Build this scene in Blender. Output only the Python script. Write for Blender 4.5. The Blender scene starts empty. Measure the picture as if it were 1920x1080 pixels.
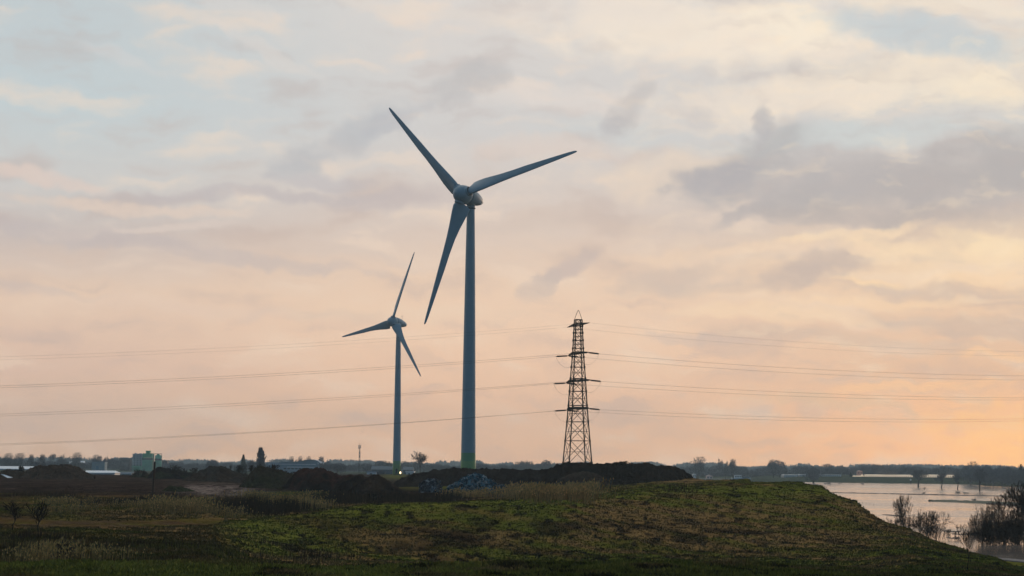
import bpy, math, random
import numpy as np
from mathutils import Vector, Matrix

C = bpy.context.scene.collection
SC = bpy.context.scene
rad = math.radians

# ------------------------------------------------------------------ camera
F = 4180.0                       # focal length in pixels of the 1920 wide photograph
PITCH = math.atan(330 / F); ROLL = rad(0.5)
CAM = np.array([0, 0, 12.0])
_f = np.array([0, math.cos(PITCH), math.sin(PITCH)]); _r = np.array([1.0, 0, 0]); _u = np.cross(_r, _f)
_R = _r * math.cos(ROLL) + _u * math.sin(ROLL); _U = -_r * math.sin(ROLL) + _u * math.cos(ROLL)
cam = bpy.data.cameras.new('camera'); camo = bpy.data.objects.new('camera', cam); C.objects.link(camo)
cam.sensor_width = 36; cam.lens = F / 1920 * 36; cam.clip_start = 0.5; cam.clip_end = 40000
camo.matrix_world = Matrix(((_R[0], _U[0], -_f[0], 0), (_R[1], _U[1], -_f[1], 0), (_R[2], _U[2], -_f[2], 12.0), (0, 0, 0, 1)))
SC.camera = camo

def proj(p):
    d = np.asarray(p, float) - CAM; z = d @ _f
    return 960 + F * (d @ _R) / z, 540 - F * (d @ _U) / z
def unp(px, py, D):              # the point at depth D (metres north) seen at a pixel of the photograph
    d = _f + _R * (px - 960) / F - _U * (py - 540) / F
    return CAM + d * (D / d[1])
def lin(c):
    return tuple(((v / 255 + .055) / 1.055) ** 2.4 if v > 10 else v / 255 / 12.92 for v in c)

# ------------------------------------------------------------------ view, world, sun
SC.view_settings.view_transform = 'Standard'; SC.view_settings.look = 'None'
SC.view_settings.exposure = 0.0; SC.view_settings.gamma = 1.0
SC.cycles.use_denoising = True
SC.cycles.volume_bounces = 1; SC.cycles.max_bounces = 6; SC.cycles.transparent_max_bounces = 12
SC.render.resolution_x = 1024; SC.render.resolution_y = 576

HAZE_D, HAZE_S = .0001, (.22, .25, .29)
def air(c, el):
    """sky colour beyond the haze layer so that it reads as c through it; halved, the background has strength 2"""
    T = math.exp(-HAZE_D * min(5200, 113 / math.tan(rad(max(el, .05)))))
    return tuple(max(.005, (v - s_ * (1 - T)) / T) * .5 for v, s_ in zip(lin(c), HAZE_S))
class N:
    """small helper to wire shader nodes"""
    def __init__(s, tree): s.t = tree
    def n(s, typ, **kw):
        o = s.t.nodes.new(typ)
        for k, v in kw.items():
            if k.startswith('i_'):
                key = k[2:]; key = int(key) if key.isdigit() else key
                if isinstance(v, bpy.types.NodeSocket): s.t.links.new(v, o.inputs[key])
                else: o.inputs[key].default_value = v
            else: setattr(o, k, v)
        return o
    def m(s, op, a, b=None, c=None, clamp=False):
        o = s.n('ShaderNodeMath', operation=op, use_clamp=clamp)
        for i, v in enumerate((a, b, c)):
            if v is None: continue
            if isinstance(v, bpy.types.NodeSocket): s.t.links.new(v, o.inputs[i])
            else: o.inputs[i].default_value = v
        return o.outputs[0]
    def mix(s, f, a, b, mode='MIX'):
        o = s.n('ShaderNodeMix', data_type='RGBA', blend_type=mode, clamp_factor=True)
        for i, v in ((0, f), (6, a), (7, b)):
            if isinstance(v, bpy.types.NodeSocket): s.t.links.new(v, o.inputs[i])
            else: o.inputs[i].default_value = v if i == 0 else (*v, 1)
        return o.outputs[2]
    def smooth(s, v, a, b, lo=0, hi=1):
        o = s.n('ShaderNodeMapRange', interpolation_type='SMOOTHSTEP', i_0=v, i_1=a, i_2=b, i_3=lo, i_4=hi)
        return o.outputs[0]
    def ramp(s, v, stops, interp='LINEAR'):
        o = s.n('ShaderNodeValToRGB', i_0=v); cr = o.color_ramp; cr.interpolation = interp
        while len(cr.elements) < len(stops): cr.elements.new(0.5)
        for e, (p, c) in zip(cr.elements, stops): e.position = p
        for e, (p, c) in zip(cr.elements, stops): e.color = (*c, 1)
        return o.outputs[0]
    def noise(s, vec, scale, detail=5, rough=.55, dist=0, dim='3D'):
        o = s.n('ShaderNodeTexNoise', noise_dimensions=dim, i_Scale=scale, i_Detail=detail, i_Roughness=rough, i_Distortion=dist)
        if vec is not None: s.t.links.new(vec, o.inputs['Vector'])
        return o

SUN_EL, SUN_AZ = 4.0, 24.0       # low evening sun, behind the cloud to the right of the frame
world = bpy.data.worlds.new('World'); SC.world = world; world.use_nodes = True
wt = world.node_tree; wt.nodes.clear(); w = N(wt)
tc = w.n('ShaderNodeTexCoord').outputs['Generated']
sep = w.n('ShaderNodeSeparateXYZ', i_0=tc)
DX, DY, DZ = sep.outputs
AZ = w.m('MULTIPLY', w.m('ARCTAN2', DX, DY), 57.2958)
EL = w.m('MULTIPLY', w.m('ARCSINE', DZ), 57.2958)
def azel(px, py):
    d = unp(px, py, 1000) - CAM; d = d / np.linalg.norm(d)
    return math.degrees(math.atan2(d[0], d[1])), math.degrees(math.asin(d[2]))
P0 = w.n('ShaderNodeCombineXYZ', i_0=AZ, i_1=EL, i_2=0.0).outputs[0]
# the cloud field, built in azimuth and elevation; noise bends the coordinates so that edges billow
w1 = w.noise(P0, .45, 3, .5).outputs['Color']; w2 = w.noise(P0, 1.7, 4, .55).outputs['Color']
def voff(c, amp):
    a = w.n('ShaderNodeVectorMath', operation='SUBTRACT', i_0=c, i_1=(.5, .5, .5)).outputs[0]
    return w.n('ShaderNodeVectorMath', operation='MULTIPLY', i_0=a, i_1=amp).outputs[0]
PW = w.n('ShaderNodeVectorMath', operation='ADD', i_0=P0, i_1=voff(w1, (2.0, .9, 0))).outputs[0]
PW = w.n('ShaderNodeVectorMath', operation='ADD', i_0=PW, i_1=voff(w2, (.8, .45, 0))).outputs[0]
st = w.n('ShaderNodeMapping', vector_type='POINT', i_Vector=PW); st.inputs['Scale'].default_value = (.42, 1.5, 1); st.inputs['Rotation'].default_value = (0, 0, rad(-6))
fb = w.noise(st.outputs[0], .8, 5, .48).outputs[0]
st2 = w.n('ShaderNodeMapping', vector_type='POINT', i_Vector=P0); st2.inputs['Scale'].default_value = (.8, 1.25, 1); st2.inputs['Location'].default_value = (7.3, 2.1, 0)
fb2 = w.noise(st2.outputs[0], 1.0, 8, .54, .25).outputs[0]
EW = w.m('MULTIPLY_ADD', w.m('SUBTRACT', fb, .5), 2.2, EL)
t14 = w.m('DIVIDE', EW, 14.0, clamp=True)
L_ = [(0, (196, 168, 150)), (.9, (201, 174, 156)), (2.3, (212, 183, 166)), (4.2, (224, 198, 178)), (5.6, (200, 187, 181)), (7.2, (203, 202, 200)), (9, (195, 205, 208)), (12, (194, 202, 205))]
M_ = [(0, (212, 176, 152)), (1.5, (217, 182, 159)), (3.4, (232, 200, 175)), (4.6, (230, 202, 179)), (6, (216, 198, 186)), (8.5, (208, 205, 203)), (12, (219, 213, 208))]
R_ = [(0, (249, 189, 143)), (.8, (250, 191, 146)), (2.2, (222, 184, 156)), (3.6, (224, 191, 166)), (5.2, (240, 212, 180)), (6.6, (200, 187, 180)), (8.6, (207, 206, 204)), (10.2, (226, 215, 202)), (12, (222, 217, 212))]
def col_ramp(st_): return w.ramp(t14, [(a / 14, air(c, a)) for a, c in st_])
cl, cm, cr_ = col_ramp(L_), col_ramp(M_), col_ramp(R_)
sky = w.mix(w.smooth(AZ, -12, -1), cl, cm); sky = w.mix(w.smooth(AZ, 2, 13.5), sky, cr_)
# gentle streaks everywhere
sky = w.mix(w.smooth(fb, .50, .70, 0, .40), sky, air((240, 215, 192), 4))
sky = w.mix(w.smooth(fb, .50, .30, 0, .40), sky, air((186, 172, 168), 4))
st3 = w.n('ShaderNodeMapping', vector_type='POINT', i_Vector=PW); st3.inputs['Scale'].default_value = (.6, 1.9, 1); st3.inputs['Rotation'].default_value = (0, 0, rad(9)); st3.inputs['Location'].default_value = (3.1, 9.4, 0)
fb3 = w.noise(st3.outputs[0], 1.3, 7, .5).outputs[0]
def blob(px, py, rx, ry, rot, c, k, edge=(-.55, 1.05), nz=1.5, noise=None):
    global sky
    a, e = azel(px, py)
    mp = w.n('ShaderNodeMapping', vector_type='TEXTURE', i_Vector=PW)
    mp.inputs['Location'].default_value = (a, e, 0); mp.inputs['Rotation'].default_value = (0, 0, rad(rot)); mp.inputs['Scale'].default_value = (rx / 73, ry / 73, 1)
    q = w.n('ShaderNodeVectorMath', operation='DOT_PRODUCT', i_0=mp.outputs[0], i_1=mp.outputs[0]).outputs['Value']
    v = w.m('SUBTRACT', w.m('MULTIPLY_ADD', noise or fb2, nz * 1.6, 1 - nz * .8), q)
    sky = w.mix(w.smooth(v, edge[0], edge[1], 0, k), sky, air(c, e))
# bright cream banks, upper right
blob(1330, 60, 340, 66, -3, (243, 229, 212), .85)
blob(1500, 50, 110, 42, 0, (250, 236, 214), .6)
blob(1080, 20, 200, 34, 0, (230, 219, 209), .5)
blob(730, 10, 330, 18, -8, (232, 218, 204), .35)
blob(1790, 8, 240, 22, -3, (240, 226, 208), .75)
blob(1690, 150, 300, 50, 8, (241, 227, 208), .85)
blob(1860, 170, 100, 44, 0, (247, 231, 206), .6)
blob(1440, 190, 260, 44, 4, (236, 222, 207), .7)
blob(1060, 185, 190, 36, -4, (228, 217, 209), .5)
blob(1750, 70, 220, 36, -12, (192, 202, 207), .8)
blob(1560, 258, 300, 26, 2, (203, 208, 207), .75)
blob(1160, 250, 150, 36, 0, (203, 208, 208), .4)
blob(1280, 320, 130, 50, 8, (234, 212, 190), .5)
blob(1050, 285, 150, 24, 2, (224, 206, 194), .5)
blob(230, 108, 90, 14, -16, (213, 210, 208), .4)
blob(500, 100, 150, 14, -24, (219, 212, 206), .5)
blob(450, 20, 80, 22, -10, (219, 212, 206), .45)
# the grey cloud body to the right: torn head, flat veil behind it
blob(1760, 345, 330, 62, 4, (181, 175, 174), .9)
blob(1880, 300, 130, 60, 0, (180, 176, 176), .7)
blob(1560, 330, 170, 46, 6, (184, 179, 179), .75)
blob(1400, 300, 150, 56, 24, (177, 174, 175), .75, nz=1.2)
blob(1340, 330, 90, 34, 18, (176, 173, 177), .75)
blob(1420, 232, 46, 26, 60, (184, 182, 184), .75)
blob(1300, 215, 30, 20, 0, (196, 193, 194), .5)
blob(1390, 398, 66, 16, 28, (184, 177, 176), .75)
blob(1480, 375, 90, 24, 14, (182, 176, 175), .6)
blob(1640, 405, 220, 24, -3, (186, 176, 172), .7)
blob(1185, 198, 66, 26, 48, (190, 186, 185), .6)
blob(1150, 230, 44, 16, 30, (190, 186, 187), .6)
blob(880, 150, 88, 34, 10, (190, 187, 187), .75, nz=1.2)
blob(860, 185, 34, 22, 0, (194, 191, 191), .5)
blob(690, 238, 78, 38, 36, (188, 189, 192), .8, nz=1.2)
blob(745, 215, 60, 22, 24, (186, 186, 190), .6, nz=1.1)
blob(560, 303, 74, 24, 18, (186, 186, 189), .75, nz=1.2)
blob(610, 335, 110, 14, 0, (188, 184, 188), .5)
blob(780, 365, 110, 26, 8, (196, 185, 183), .5)
blob(1070, 495, 70, 22, 22, (199, 182, 175), .8)
blob(1010, 535, 46, 24, 40, (201, 185, 176), .65)
blob(1000, 410, 120, 26, 6, (212, 194, 182), .5)
blob(1250, 522, 100, 28, 8, (203, 185, 174), .65)
blob(1340, 540, 120, 16, -2, (206, 187, 174), .5)
blob(1520, 508, 110, 28, 20, (197, 180, 171), .8, nz=1.1)
blob(1800, 545, 200, 20, -4, (206, 186, 172), .65)
blob(1830, 610, 240, 22, -4, (203, 182, 168), .6)
blob(1620, 640, 260, 16, -4, (206, 184, 168), .5)
blob(1300, 635, 110, 10, -5, (206, 186, 174), .5)
blob(1550, 755, 160, 12, -6, (212, 184, 158), .5)
# glowing streaks low on the right
blob(1600, 440, 150, 12, 6, (242, 215, 184), .75)
blob(1750, 470, 230, 16, -4, (244, 217, 184), .8)
blob(1870, 455, 90, 20, -8, (248, 222, 186), .75)
blob(1620, 522, 60, 8, 0, (246, 214, 176), .7)
blob(1830, 515, 120, 10, 2, (243, 211, 176), .55)
blob(1700, 562, 230, 10, 2, (241, 209, 176), .6)
blob(1400, 470, 220, 14, 2, (236, 208, 182), .55)
blob(1480, 592, 230, 16, -4, (240, 211, 180), .6)
blob(1870, 665, 110, 8, 3, (244, 200, 158), .5)
blob(1730, 728, 170, 9, 4, (244, 196, 152), .5)
blob(1940, 820, 200, 70, 0, (254, 198, 134), .45)
# left: dusty pink bands over blue grey
blob(60, 325, 150, 16, -10, (220, 202, 192), .8)
blob(240, 386, 230, 12, -4, (222, 203, 189), .75)
blob(470, 366, 260, 14, 2, (190, 182, 183), .7)
blob(700, 372, 130, 16, 4, (196, 185, 183), .5)
blob(100, 432, 260, 18, -5, (192, 182, 181), .6)
blob(330, 425, 120, 8, 4, (218, 202, 192), .6)
blob(420, 475, 330, 14, -6, (196, 183, 179), .55)
blob(60, 540, 150, 10, -4, (199, 184, 178), .45)
blob(640, 470, 180, 12, -8, (214, 196, 184), .5)
blob(330, 575, 330, 16, -4, (224, 199, 181), .5)
blob(760, 590, 220, 20, 2, (230, 204, 180), .45)
blob(80, 780, 330, 60, 0, (198, 174, 161), .5)
sky = w.mix(w.m('MULTIPLY', w.smooth(fb3, .52, .72, 0, .22), w.smooth(AZ, -2, 8)), sky, air((250, 228, 198), 5))
sky = w.mix(w.m('MULTIPLY', w.smooth(fb3, .48, .28, 0, .22), w.smooth(AZ, -4, 8)), sky, air((186, 176, 174), 5))
# above the frame, and behind the camera where the evening sky is dim and blue
sky = w.mix(w.smooth(EL, 13, 34), sky, (.43, .40, .37))
sky = w.mix(w.smooth(DY, .55, -.25), sky, (.045, .085, .125))
sky = w.mix(w.smooth(DZ, -.01, -.12), sky, (.016, .016, .015))
nish = w.n('ShaderNodeTexSky', sky_type='NISHITA', sun_disc=False, sun_elevation=rad(SUN_EL), sun_rotation=rad(SUN_AZ), air_density=1.0, dust_density=1.0)
bg1 = w.n('ShaderNodeBackground', i_0=nish.outputs[0], i_1=.05)
bg2 = w.n('ShaderNodeBackground', i_0=sky, i_1=2.04)
mx = w.n('ShaderNodeMixShader', i_0=.97, i_1=bg1.outputs[0], i_2=bg2.outputs[0])
w.n('ShaderNodeOutputWorld', i_0=mx.outputs[0])
world.cycles.sampling_method = 'MANUAL'; world.cycles.sample_map_resolution = 1024

sd = bpy.data.lights.new('sun', 'SUN'); sd.energy = .4; sd.angle = rad(12); sd.color = (1, .72, .5)
so = bpy.data.objects.new('sun', sd); C.objects.link(so)
_sv = Vector((math.sin(rad(SUN_AZ)) * math.cos(rad(SUN_EL)), math.cos(rad(SUN_AZ)) * math.cos(rad(SUN_EL)), math.sin(rad(SUN_EL))))
so.rotation_euler = _sv.to_track_quat('Z', 'Y').to_euler(); so.location = (400, 400, 300)

# ------------------------------------------------------------------ helpers
def mat(name, col, rough=.7, metal=0., var=.0, scale=1., spec=.3, emit=None, estr=0., bump=0., bscale=5.):
    m = bpy.data.materials.new(name); m.use_nodes = True; t = m.node_tree; b = t.nodes['Principled BSDF']; n = N(t)
    b.inputs['Roughness'].default_value = rough; b.inputs['Metallic'].default_value = metal; b.inputs['Specular IOR Level'].default_value = spec
    b.inputs['Base Color'].default_value = (*col, 1)
    if var:
        o = n.n('ShaderNodeTexCoord').outputs['Object']
        z = n.noise(o, scale, 6, .6).outputs[0]
        c = n.mix(n.smooth(z, .3, .7), tuple(v * (1 - var) for v in col), tuple(min(1, v * (1 + var)) for v in col))
        t.links.new(c, b.inputs['Base Color'])
    if bump:
        o = n.n('ShaderNodeTexCoord').outputs['Object']
        z = n.noise(o, bscale, 6, .65).outputs[0]
        bp = n.n('ShaderNodeBump', i_Strength=bump, i_Height=z); t.links.new(bp.outputs[0], b.inputs['Normal'])
    if emit: b.inputs['Emission Color'].default_value = (*emit, 1); b.inputs['Emission Strength'].default_value = estr
    return m
def attr_mat(name, rough=.9, bump=0, bscale=1., soft=0):
    m = bpy.data.materials.new(name); m.use_nodes = True; t = m.node_tree; b = t.nodes['Principled BSDF']; n = N(t)
    b.inputs['Roughness'].default_value = rough; b.inputs['Specular IOR Level'].default_value = 0.0
    a = n.n('ShaderNodeAttribute', attribute_name='tint').outputs['Color']
    o = n.n('ShaderNodeTexCoord').outputs['Object']
    z = n.noise(o, bscale, 8, .7).outputs[0]
    c = n.mix(1.0, a, n.ramp(z, [(.25, (.55, .55, .55)), (.75, (1.5, 1.5, 1.5))]), 'MULTIPLY')
    t.links.new(c, b.inputs['Base Color'])
    if soft:
        g_ = n.n('ShaderNodeNewGeometry').outputs['Normal']; v_ = n.n('ShaderNodeVectorMath', operation='MULTIPLY', i_0=g_, i_1=(.35, .35, .35)).outputs[0]
        v_ = n.n('ShaderNodeVectorMath', operation='ADD', i_0=v_, i_1=(0, -.15, .8)).outputs[0]; t.links.new(n.n('ShaderNodeVectorMath', operation='NORMALIZE', i_0=v_).outputs[0], b.inputs['Normal'])
    if bump:
        bp = n.n('ShaderNodeBump', i_Strength=bump, i_Distance=.3, i_Height=z); t.links.new(bp.outputs[0], b.inputs['Normal'])
    return m

def mesh(name, v, f, m=None, parent=None, smooth=False, tint=None, loc=None):
    me = bpy.data.meshes.new(name); v = np.asarray(v, np.float32)
    if isinstance(f, np.ndarray):
        k = f.shape[1]; me.vertices.add(len(v)); me.vertices.foreach_set('co', v.ravel())
        me.loops.add(f.size); me.loops.foreach_set('vertex_index', f.ravel().astype(np.int32))
        me.polygons.add(len(f)); me.polygons.foreach_set('loop_start', np.arange(0, f.size, k, dtype=np.int32))
        me.update(calc_edges=True)
    else: me.from_pydata([tuple(map(float, p)) for p in v], [], f)
    if tint is not None:
        a = me.attributes.new('tint', 'FLOAT_COLOR', 'POINT'); a.data.foreach_set('color', np.c_[tint, np.ones(len(v))].astype(np.float32).ravel())
    if smooth: me.polygons.foreach_set('use_smooth', np.ones(len(me.polygons), bool))
    if m: me.materials.append(m)
    o = bpy.data.objects.new(name, me); C.objects.link(o)
    if parent: o.parent = parent
    if loc is not None: o.location = loc
    return o
def tag(o, label=None, cat=None, group=None, kind=None):
    for k, v in (('label', label), ('category', cat), ('group', group), ('kind', kind)):
        if v: o[k] = v
    return o
def empty(name, loc, rz=0.):
    o = bpy.data.objects.new(name, None); C.objects.link(o); o.location = tuple(map(float, loc)); o.rotation_euler = (0, 0, rz); o.empty_display_size = .5
    return o
def copy_tree(o, parent=None):
    c = o.copy(); C.objects.link(c); c.parent = parent
    for ch in list(o.children): copy_tree(ch, c)
    return c
class MB:
    """collects boxes, tubes and lathes into one mesh"""
    def __init__(s): s.v = []; s.f = []
    def add(s, v, f):
        b = len(s.v); s.v += [tuple(map(float, p)) for p in v]; s.f += [tuple(i + b for i in q) for q in f]; return s
    def box(s, x0, x1, y0, y1, z0, z1):
        return s.add([(x, y, z) for z in (z0, z1) for y in (y0, y1) for x in (x0, x1)], [(0, 2, 3, 1), (4, 5, 7, 6), (0, 1, 5, 4), (2, 6, 7, 3), (0, 4, 6, 2), (1, 3, 7, 5)])
    def tube(s, p, q, r0, r1=None, n=4, cap=True):
        r1 = r0 if r1 is None else r1; p = np.array(p, float); q = np.array(q, float); d = q - p; L = np.linalg.norm(d)
        if L < 1e-6: return s
        d /= L; a = np.cross(d, (0, 0, 1) if abs(d[2]) < .9 else (1, 0, 0)); a /= np.linalg.norm(a); b = np.cross(d, a)
        vv = [c + rr * (math.cos(t) * a + math.sin(t) * b) for c, rr in ((p, r0), (q, r1)) for t in (2 * math.pi * i / n + .4 for i in range(n))]
        ff = [(i, (i + 1) % n, n + (i + 1) % n, n + i) for i in range(n)]
        if cap: ff += [tuple(range(n))[::-1], tuple(range(n, 2 * n))]
        return s.add(vv, ff)
    def lathe(s, prof, n=24, M=None):
        v = []; f = []
        for r, z in prof:
            for i in range(n):
                t = 2 * math.pi * i / n; v.append((r * math.cos(t), r * math.sin(t), z))
        for k in range(len(prof) - 1):
            for i in range(n): f.append((k * n + i, k * n + (i + 1) % n, (k + 1) * n + (i + 1) % n, (k + 1) * n + i))
        f.append(tuple(range(n))[::-1]); f.append(tuple(range((len(prof) - 1) * n, len(prof) * n)))
        if M is not None: v = [tuple(M @ Vector(p)) for p in v]
        return s.add(v, f)
    def prism(s, pts, y0, y1):           # outline in x, z pushed along y
        n = len(pts)
        return s.add([(x, y0, z) for x, z in pts] + [(x, y1, z) for x, z in pts],
                     [tuple(range(n)), tuple(range(n, 2 * n))[::-1]] + [(i, n + i, n + (i + 1) % n, (i + 1) % n) for i in range(n)])
    def build(s, name, m, parent=None, smooth=False, loc=None): return mesh(name, np.array(s.v), s.f, m, parent, smooth, loc=loc)

def hash2(i, j, s):
    h = (i.astype(np.int64) * 374761393 + j.astype(np.int64) * 668265263 + s * 1274126177) & 0x7fffffff
    h = ((h ^ (h >> 13)) * 1274126177) & 0x7fffffff
    return ((h ^ (h >> 16)) & 0xffff) / 65535.0
def vnoise(x, y, s=0):
    i = np.floor(x); j = np.floor(y); a = x - i; b = y - j; a = a * a * (3 - 2 * a); b = b * b * (3 - 2 * b)
    return (hash2(i, j, s) * (1 - a) + hash2(i + 1, j, s) * a) * (1 - b) + (hash2(i, j + 1, s) * (1 - a) + hash2(i + 1, j + 1, s) * a) * b
def fbm(x, y, o=4, s=0, g=.5):
    t = 0; a = 1; n = 0
    for k in range(o): t = t + a * vnoise(x, y, s + k * 17); n += a; x = x * 2.03 + 3.1; y = y * 1.97 + 7.7; a *= g
    return t / n
def sstep(a, b, x): t = np.clip((x - a) / (b - a), 0, 1); return t * t * (3 - 2 * t)
def pchip(x, y, q):
    x = np.asarray(x, float); y = np.asarray(y, float); h = np.diff(x); d = np.diff(y) / h; m = np.zeros_like(y)
    m[0] = d[0]; m[-1] = d[-1]
    for i in range(1, len(x) - 1):
        if d[i - 1] * d[i] > 0: w1 = 2 * h[i] + h[i - 1]; w2 = h[i] + 2 * h[i - 1]; m[i] = (w1 + w2) / (w1 / d[i - 1] + w2 / d[i])
    q = np.clip(q, x[0], x[-1]); k = np.clip(np.searchsorted(x, q) - 1, 0, len(x) - 2); t = (q - x[k]) / h[k]
    return (y[k] * (1 + 2 * t) * (1 - t) ** 2 + m[k] * h[k] * t * (1 - t) ** 2 + y[k + 1] * t * t * (3 - 2 * t) + m[k + 1] * h[k] * t * t * (t - 1))

# ------------------------------------------------------------------ the lie of the land
# per column of bearing: distance and the height there ('z') or the picture row it is seen at
Z = 'z'
LAND = [(3000, Z, 1.2), (9000, Z, 1.0), (16000, Z, 1.0)]
FLOOD = [(470, Z, -1.6), (1500, Z, -1.6)]
COLS = {
 -1600: [(8, Z, 9.6), (60, Z, 7.9), (112, Z, 7), (130, Z, 5.5), (400, Z, 6.8), (900, Z, 7)] + LAND,
 0: [(8, Z, 9.6), (60, Z, 7.9), (104, 1084), (114, 1064), (124, Z, 5.6), (150, 1047), (185, 1008), (230, 977), (300, 944), (380, 921), (470, 905), (580, 896), (750, 888), (1000, 883), (1300, Z, 5.0)] + LAND,
 200: [(8, Z, 9.6), (60, Z, 7.9), (104, 1084), (114, 1062), (124, Z, 5.6), (150, 1047), (185, 1008), (230, 978), (300, 945), (380, 923), (470, 906), (580, 897), (750, 891), (1000, 888), (1300, Z, 4.6)] + LAND,
 400: [(8, Z, 9.6), (60, Z, 7.9), (104, 1084), (114, 1064), (124, Z, 5.6), (150, 1047), (190, 1012), (225, 987), (245, 975), (300, 946), (380, 925), (470, 908), (600, 899), (800, Z, 6.0), (1300, Z, 4.5)] + LAND,
 480: [(8, Z, 9.6), (60, Z, 7.9), (104, 1085), (114, 1066), (126, Z, 5.2), (165, Z, 4.4), (190, 1046), (215, 1008), (236, 976), (248, 970), (262, Z, 5.6), (310, 945), (390, 926), (480, 910), (600, Z, 6.4), (800, Z, 6.1), (1300, Z, 4.5)] + LAND,
 560: [(8, Z, 9.6), (60, Z, 7.9), (104, 1086), (114, 1068), (126, Z, 5.0), (165, Z, 3.8), (200, 1046), (222, 1006), (242, 970), (250, 963), (262, Z, 5.7), (320, 946), (400, 926), (500, 913), (600, Z, 6.3), (800, Z, 6.2), (1300, Z, 4.6)] + LAND,
 700: [(8, Z, 9.6), (60, Z, 7.9), (104, 1086), (118, 1066), (130, Z, 5.0), (170, Z, 3.4), (205, 1048), (228, 1002), (249, 956), (257, 948), (272, Z, 6.0), (400, 929), (480, 915), (600, Z, 6.3), (1075, Z, 6.2), (1400, Z, 5.)] + LAND,
 900: [(8, Z, 9.6), (60, Z, 7.9), (104, 1086), (120, 1062), (132, Z, 5.0), (175, Z, 3.2), (210, 1046), (234, 996), (256, 947), (265, 938), (280, Z, 6.3), (400, 925), (470, 914), (560, Z, 6.3), (1075, Z, 6.2), (1400, Z, 5.)] + LAND,
 1050: [(8, Z, 9.6), (60, Z, 7.9), (104, 1084), (122, 1058), (134, Z, 5.2), (175, Z, 3.3), (212, 1043), (238, 988), (262, 937), (272, 928), (290, Z, 7.1), (410, 919), (500, Z, 6.8), (600, Z, 6.2), (1000, Z, 5.6), (1400, Z, 4.)] + LAND,
 1200: [(8, Z, 9.6), (60, Z, 7.9), (104, 1084), (124, 1058), (136, Z, 5.2), (178, Z, 3.2), (214, 1043), (245, 984), (275, 930), (288, 919), (305, 916.5), (430, 909), (520, Z, 7), (620, Z, 6), (800, Z, 3.), (1200, Z, 1.5)] + LAND,
 1300: [(8, Z, 9.6), (60, Z, 7.9), (104, 1084), (124, 1060), (136, Z, 5.2), (178, Z, 3.1), (214, 1047), (250, 982), (284, 926), (300, 914), (330, 911.5), (400, 907), (440, 899), (470, Z, 8.), (560, Z, 5), (700, Z, .8), (1950, Z, .4), (1985, Z, -.8), (2075, Z, -.8), (2110, Z, 2.0)] + LAND,
 1400: [(8, Z, 9.6), (60, Z, 7.9), (104, 1084), (124, 1064), (136, Z, 5.2), (178, Z, 3.0), (212, 1051), (252, 982), (292, 922), (312, 909), (350, 905), (410, 900), (440, Z, 8.), (490, Z, 1), (560, Z, .5), (1950, Z, .4), (1985, Z, -.8), (2075, Z, -.8), (2110, Z, 2.5)] + LAND,
 1500: [(8, Z, 9.6), (60, Z, 7.9), (104, 1084), (124, 1068), (136, Z, 5.2), (178, Z, 2.9), (210, 1054), (252, 986), (296, 922), (320, 907), (340, 903.5), (352, Z, 8.6), (385, Z, 1), (400, Z, -1.6), (1640, Z, -1.6), (1730, Z, .2), (1790, 896.5), (1860, 893.5), (2000, Z, 4.0)] + LAND,
 1540: [(8, Z, 9.6), (60, Z, 7.9), (104, 1084), (124, 1070), (136, Z, 5.2), (178, Z, 2.9), (208, 1056), (250, 989), (294, 926), (322, 909.5), (332, Z, 8.6), (362, Z, 1), (378, Z, -1.6), (1640, Z, -1.6), (1720, Z, .2), (1790, 897), (1860, 893.5), (2000, Z, 4.0)] + LAND,
 1600: [(8, Z, 9.6), (60, Z, 7.9), (104, 1084), (124, 1072), (136, Z, 5.0), (176, Z, 3.0), (204, 1059), (244, 1002), (280, 956), (300, 938), (312, Z, 6.0), (338, Z, .6), (352, Z, -1.6), (1640, Z, -1.6), (1715, Z, .2), (1790, 897.5), (1860, 894), (2000, Z, 4.0)] + LAND,
 1700: [(8, Z, 9.6), (60, Z, 7.9), (104, 1086), (130, 1076), (150, Z, 4.0), (185, 1068), (225, 1022), (256, 997), (268, 990), (280, Z, 3.9), (305, Z, .5), (320, Z, -1.6), (1620, Z, -1.6), (1690, Z, .2), (1780, 898.5), (1850, 895), (2000, Z, 4.0)] + LAND,
 1800: [(8, Z, 9.4), (60, Z, 7.9), (110, 1090), (140, 1081), (190, 1062), (225, 1038), (243, 1030), (253, Z, 2.6), (275, Z, .9), (290, Z, -.3), (305, Z, -1.6), (1560, Z, -1.6), (1640, Z, .2), (1740, 899.5), (1850, 896), (2000, Z, 4.)] + LAND,
 1860: [(8, Z, 9.2), (60, Z, 7.8), (120, 1092), (160, 1080), (200, 1060), (228, 1047), (238, Z, 2.0), (255, Z, 1.15), (262, Z, 1.1), (277, Z, 1.0), (288, Z, -.3), (300, Z, -1.6), (1420, Z, -1.6), (1500, Z, .3), (1640, Z, 2.)] + LAND,
 1930: [(8, Z, 9.), (60, Z, 7.6), (120, Z, 5.2), (175, 1079), (190, Z, 2.4), (225, Z, 1.2), (250, Z, 1.1), (256, Z, 1.1), (268, Z, 1.0), (278, Z, -.3), (290, Z, -1.6), (1330, Z, -1.6), (1410, Z, .3), (1550, Z, 2.)] + LAND,
 2400: [(8, Z, 9.), (60, Z, 5), (100, Z, 1.4), (200, Z, 1.1), (230, Z, 1.0), (240, Z, -.3), (252, Z, -1.6), (1200, Z, -1.6), (1270, Z, .3), (1400, Z, 2.)] + LAND,
 3500: [(8, Z, 8.), (60, Z, 3), (100, Z, 1.2), (180, Z, 1.0), (190, Z, -.3), (202, Z, -1.6), (1100, Z, -1.6), (1170, Z, .3), (1400, Z, 2.)] + LAND,
}
CX = np.array(sorted(COLS), float); CU = (CX - 956.5) / F
DG = np.geomspace(8, 16000, 2600)
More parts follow.
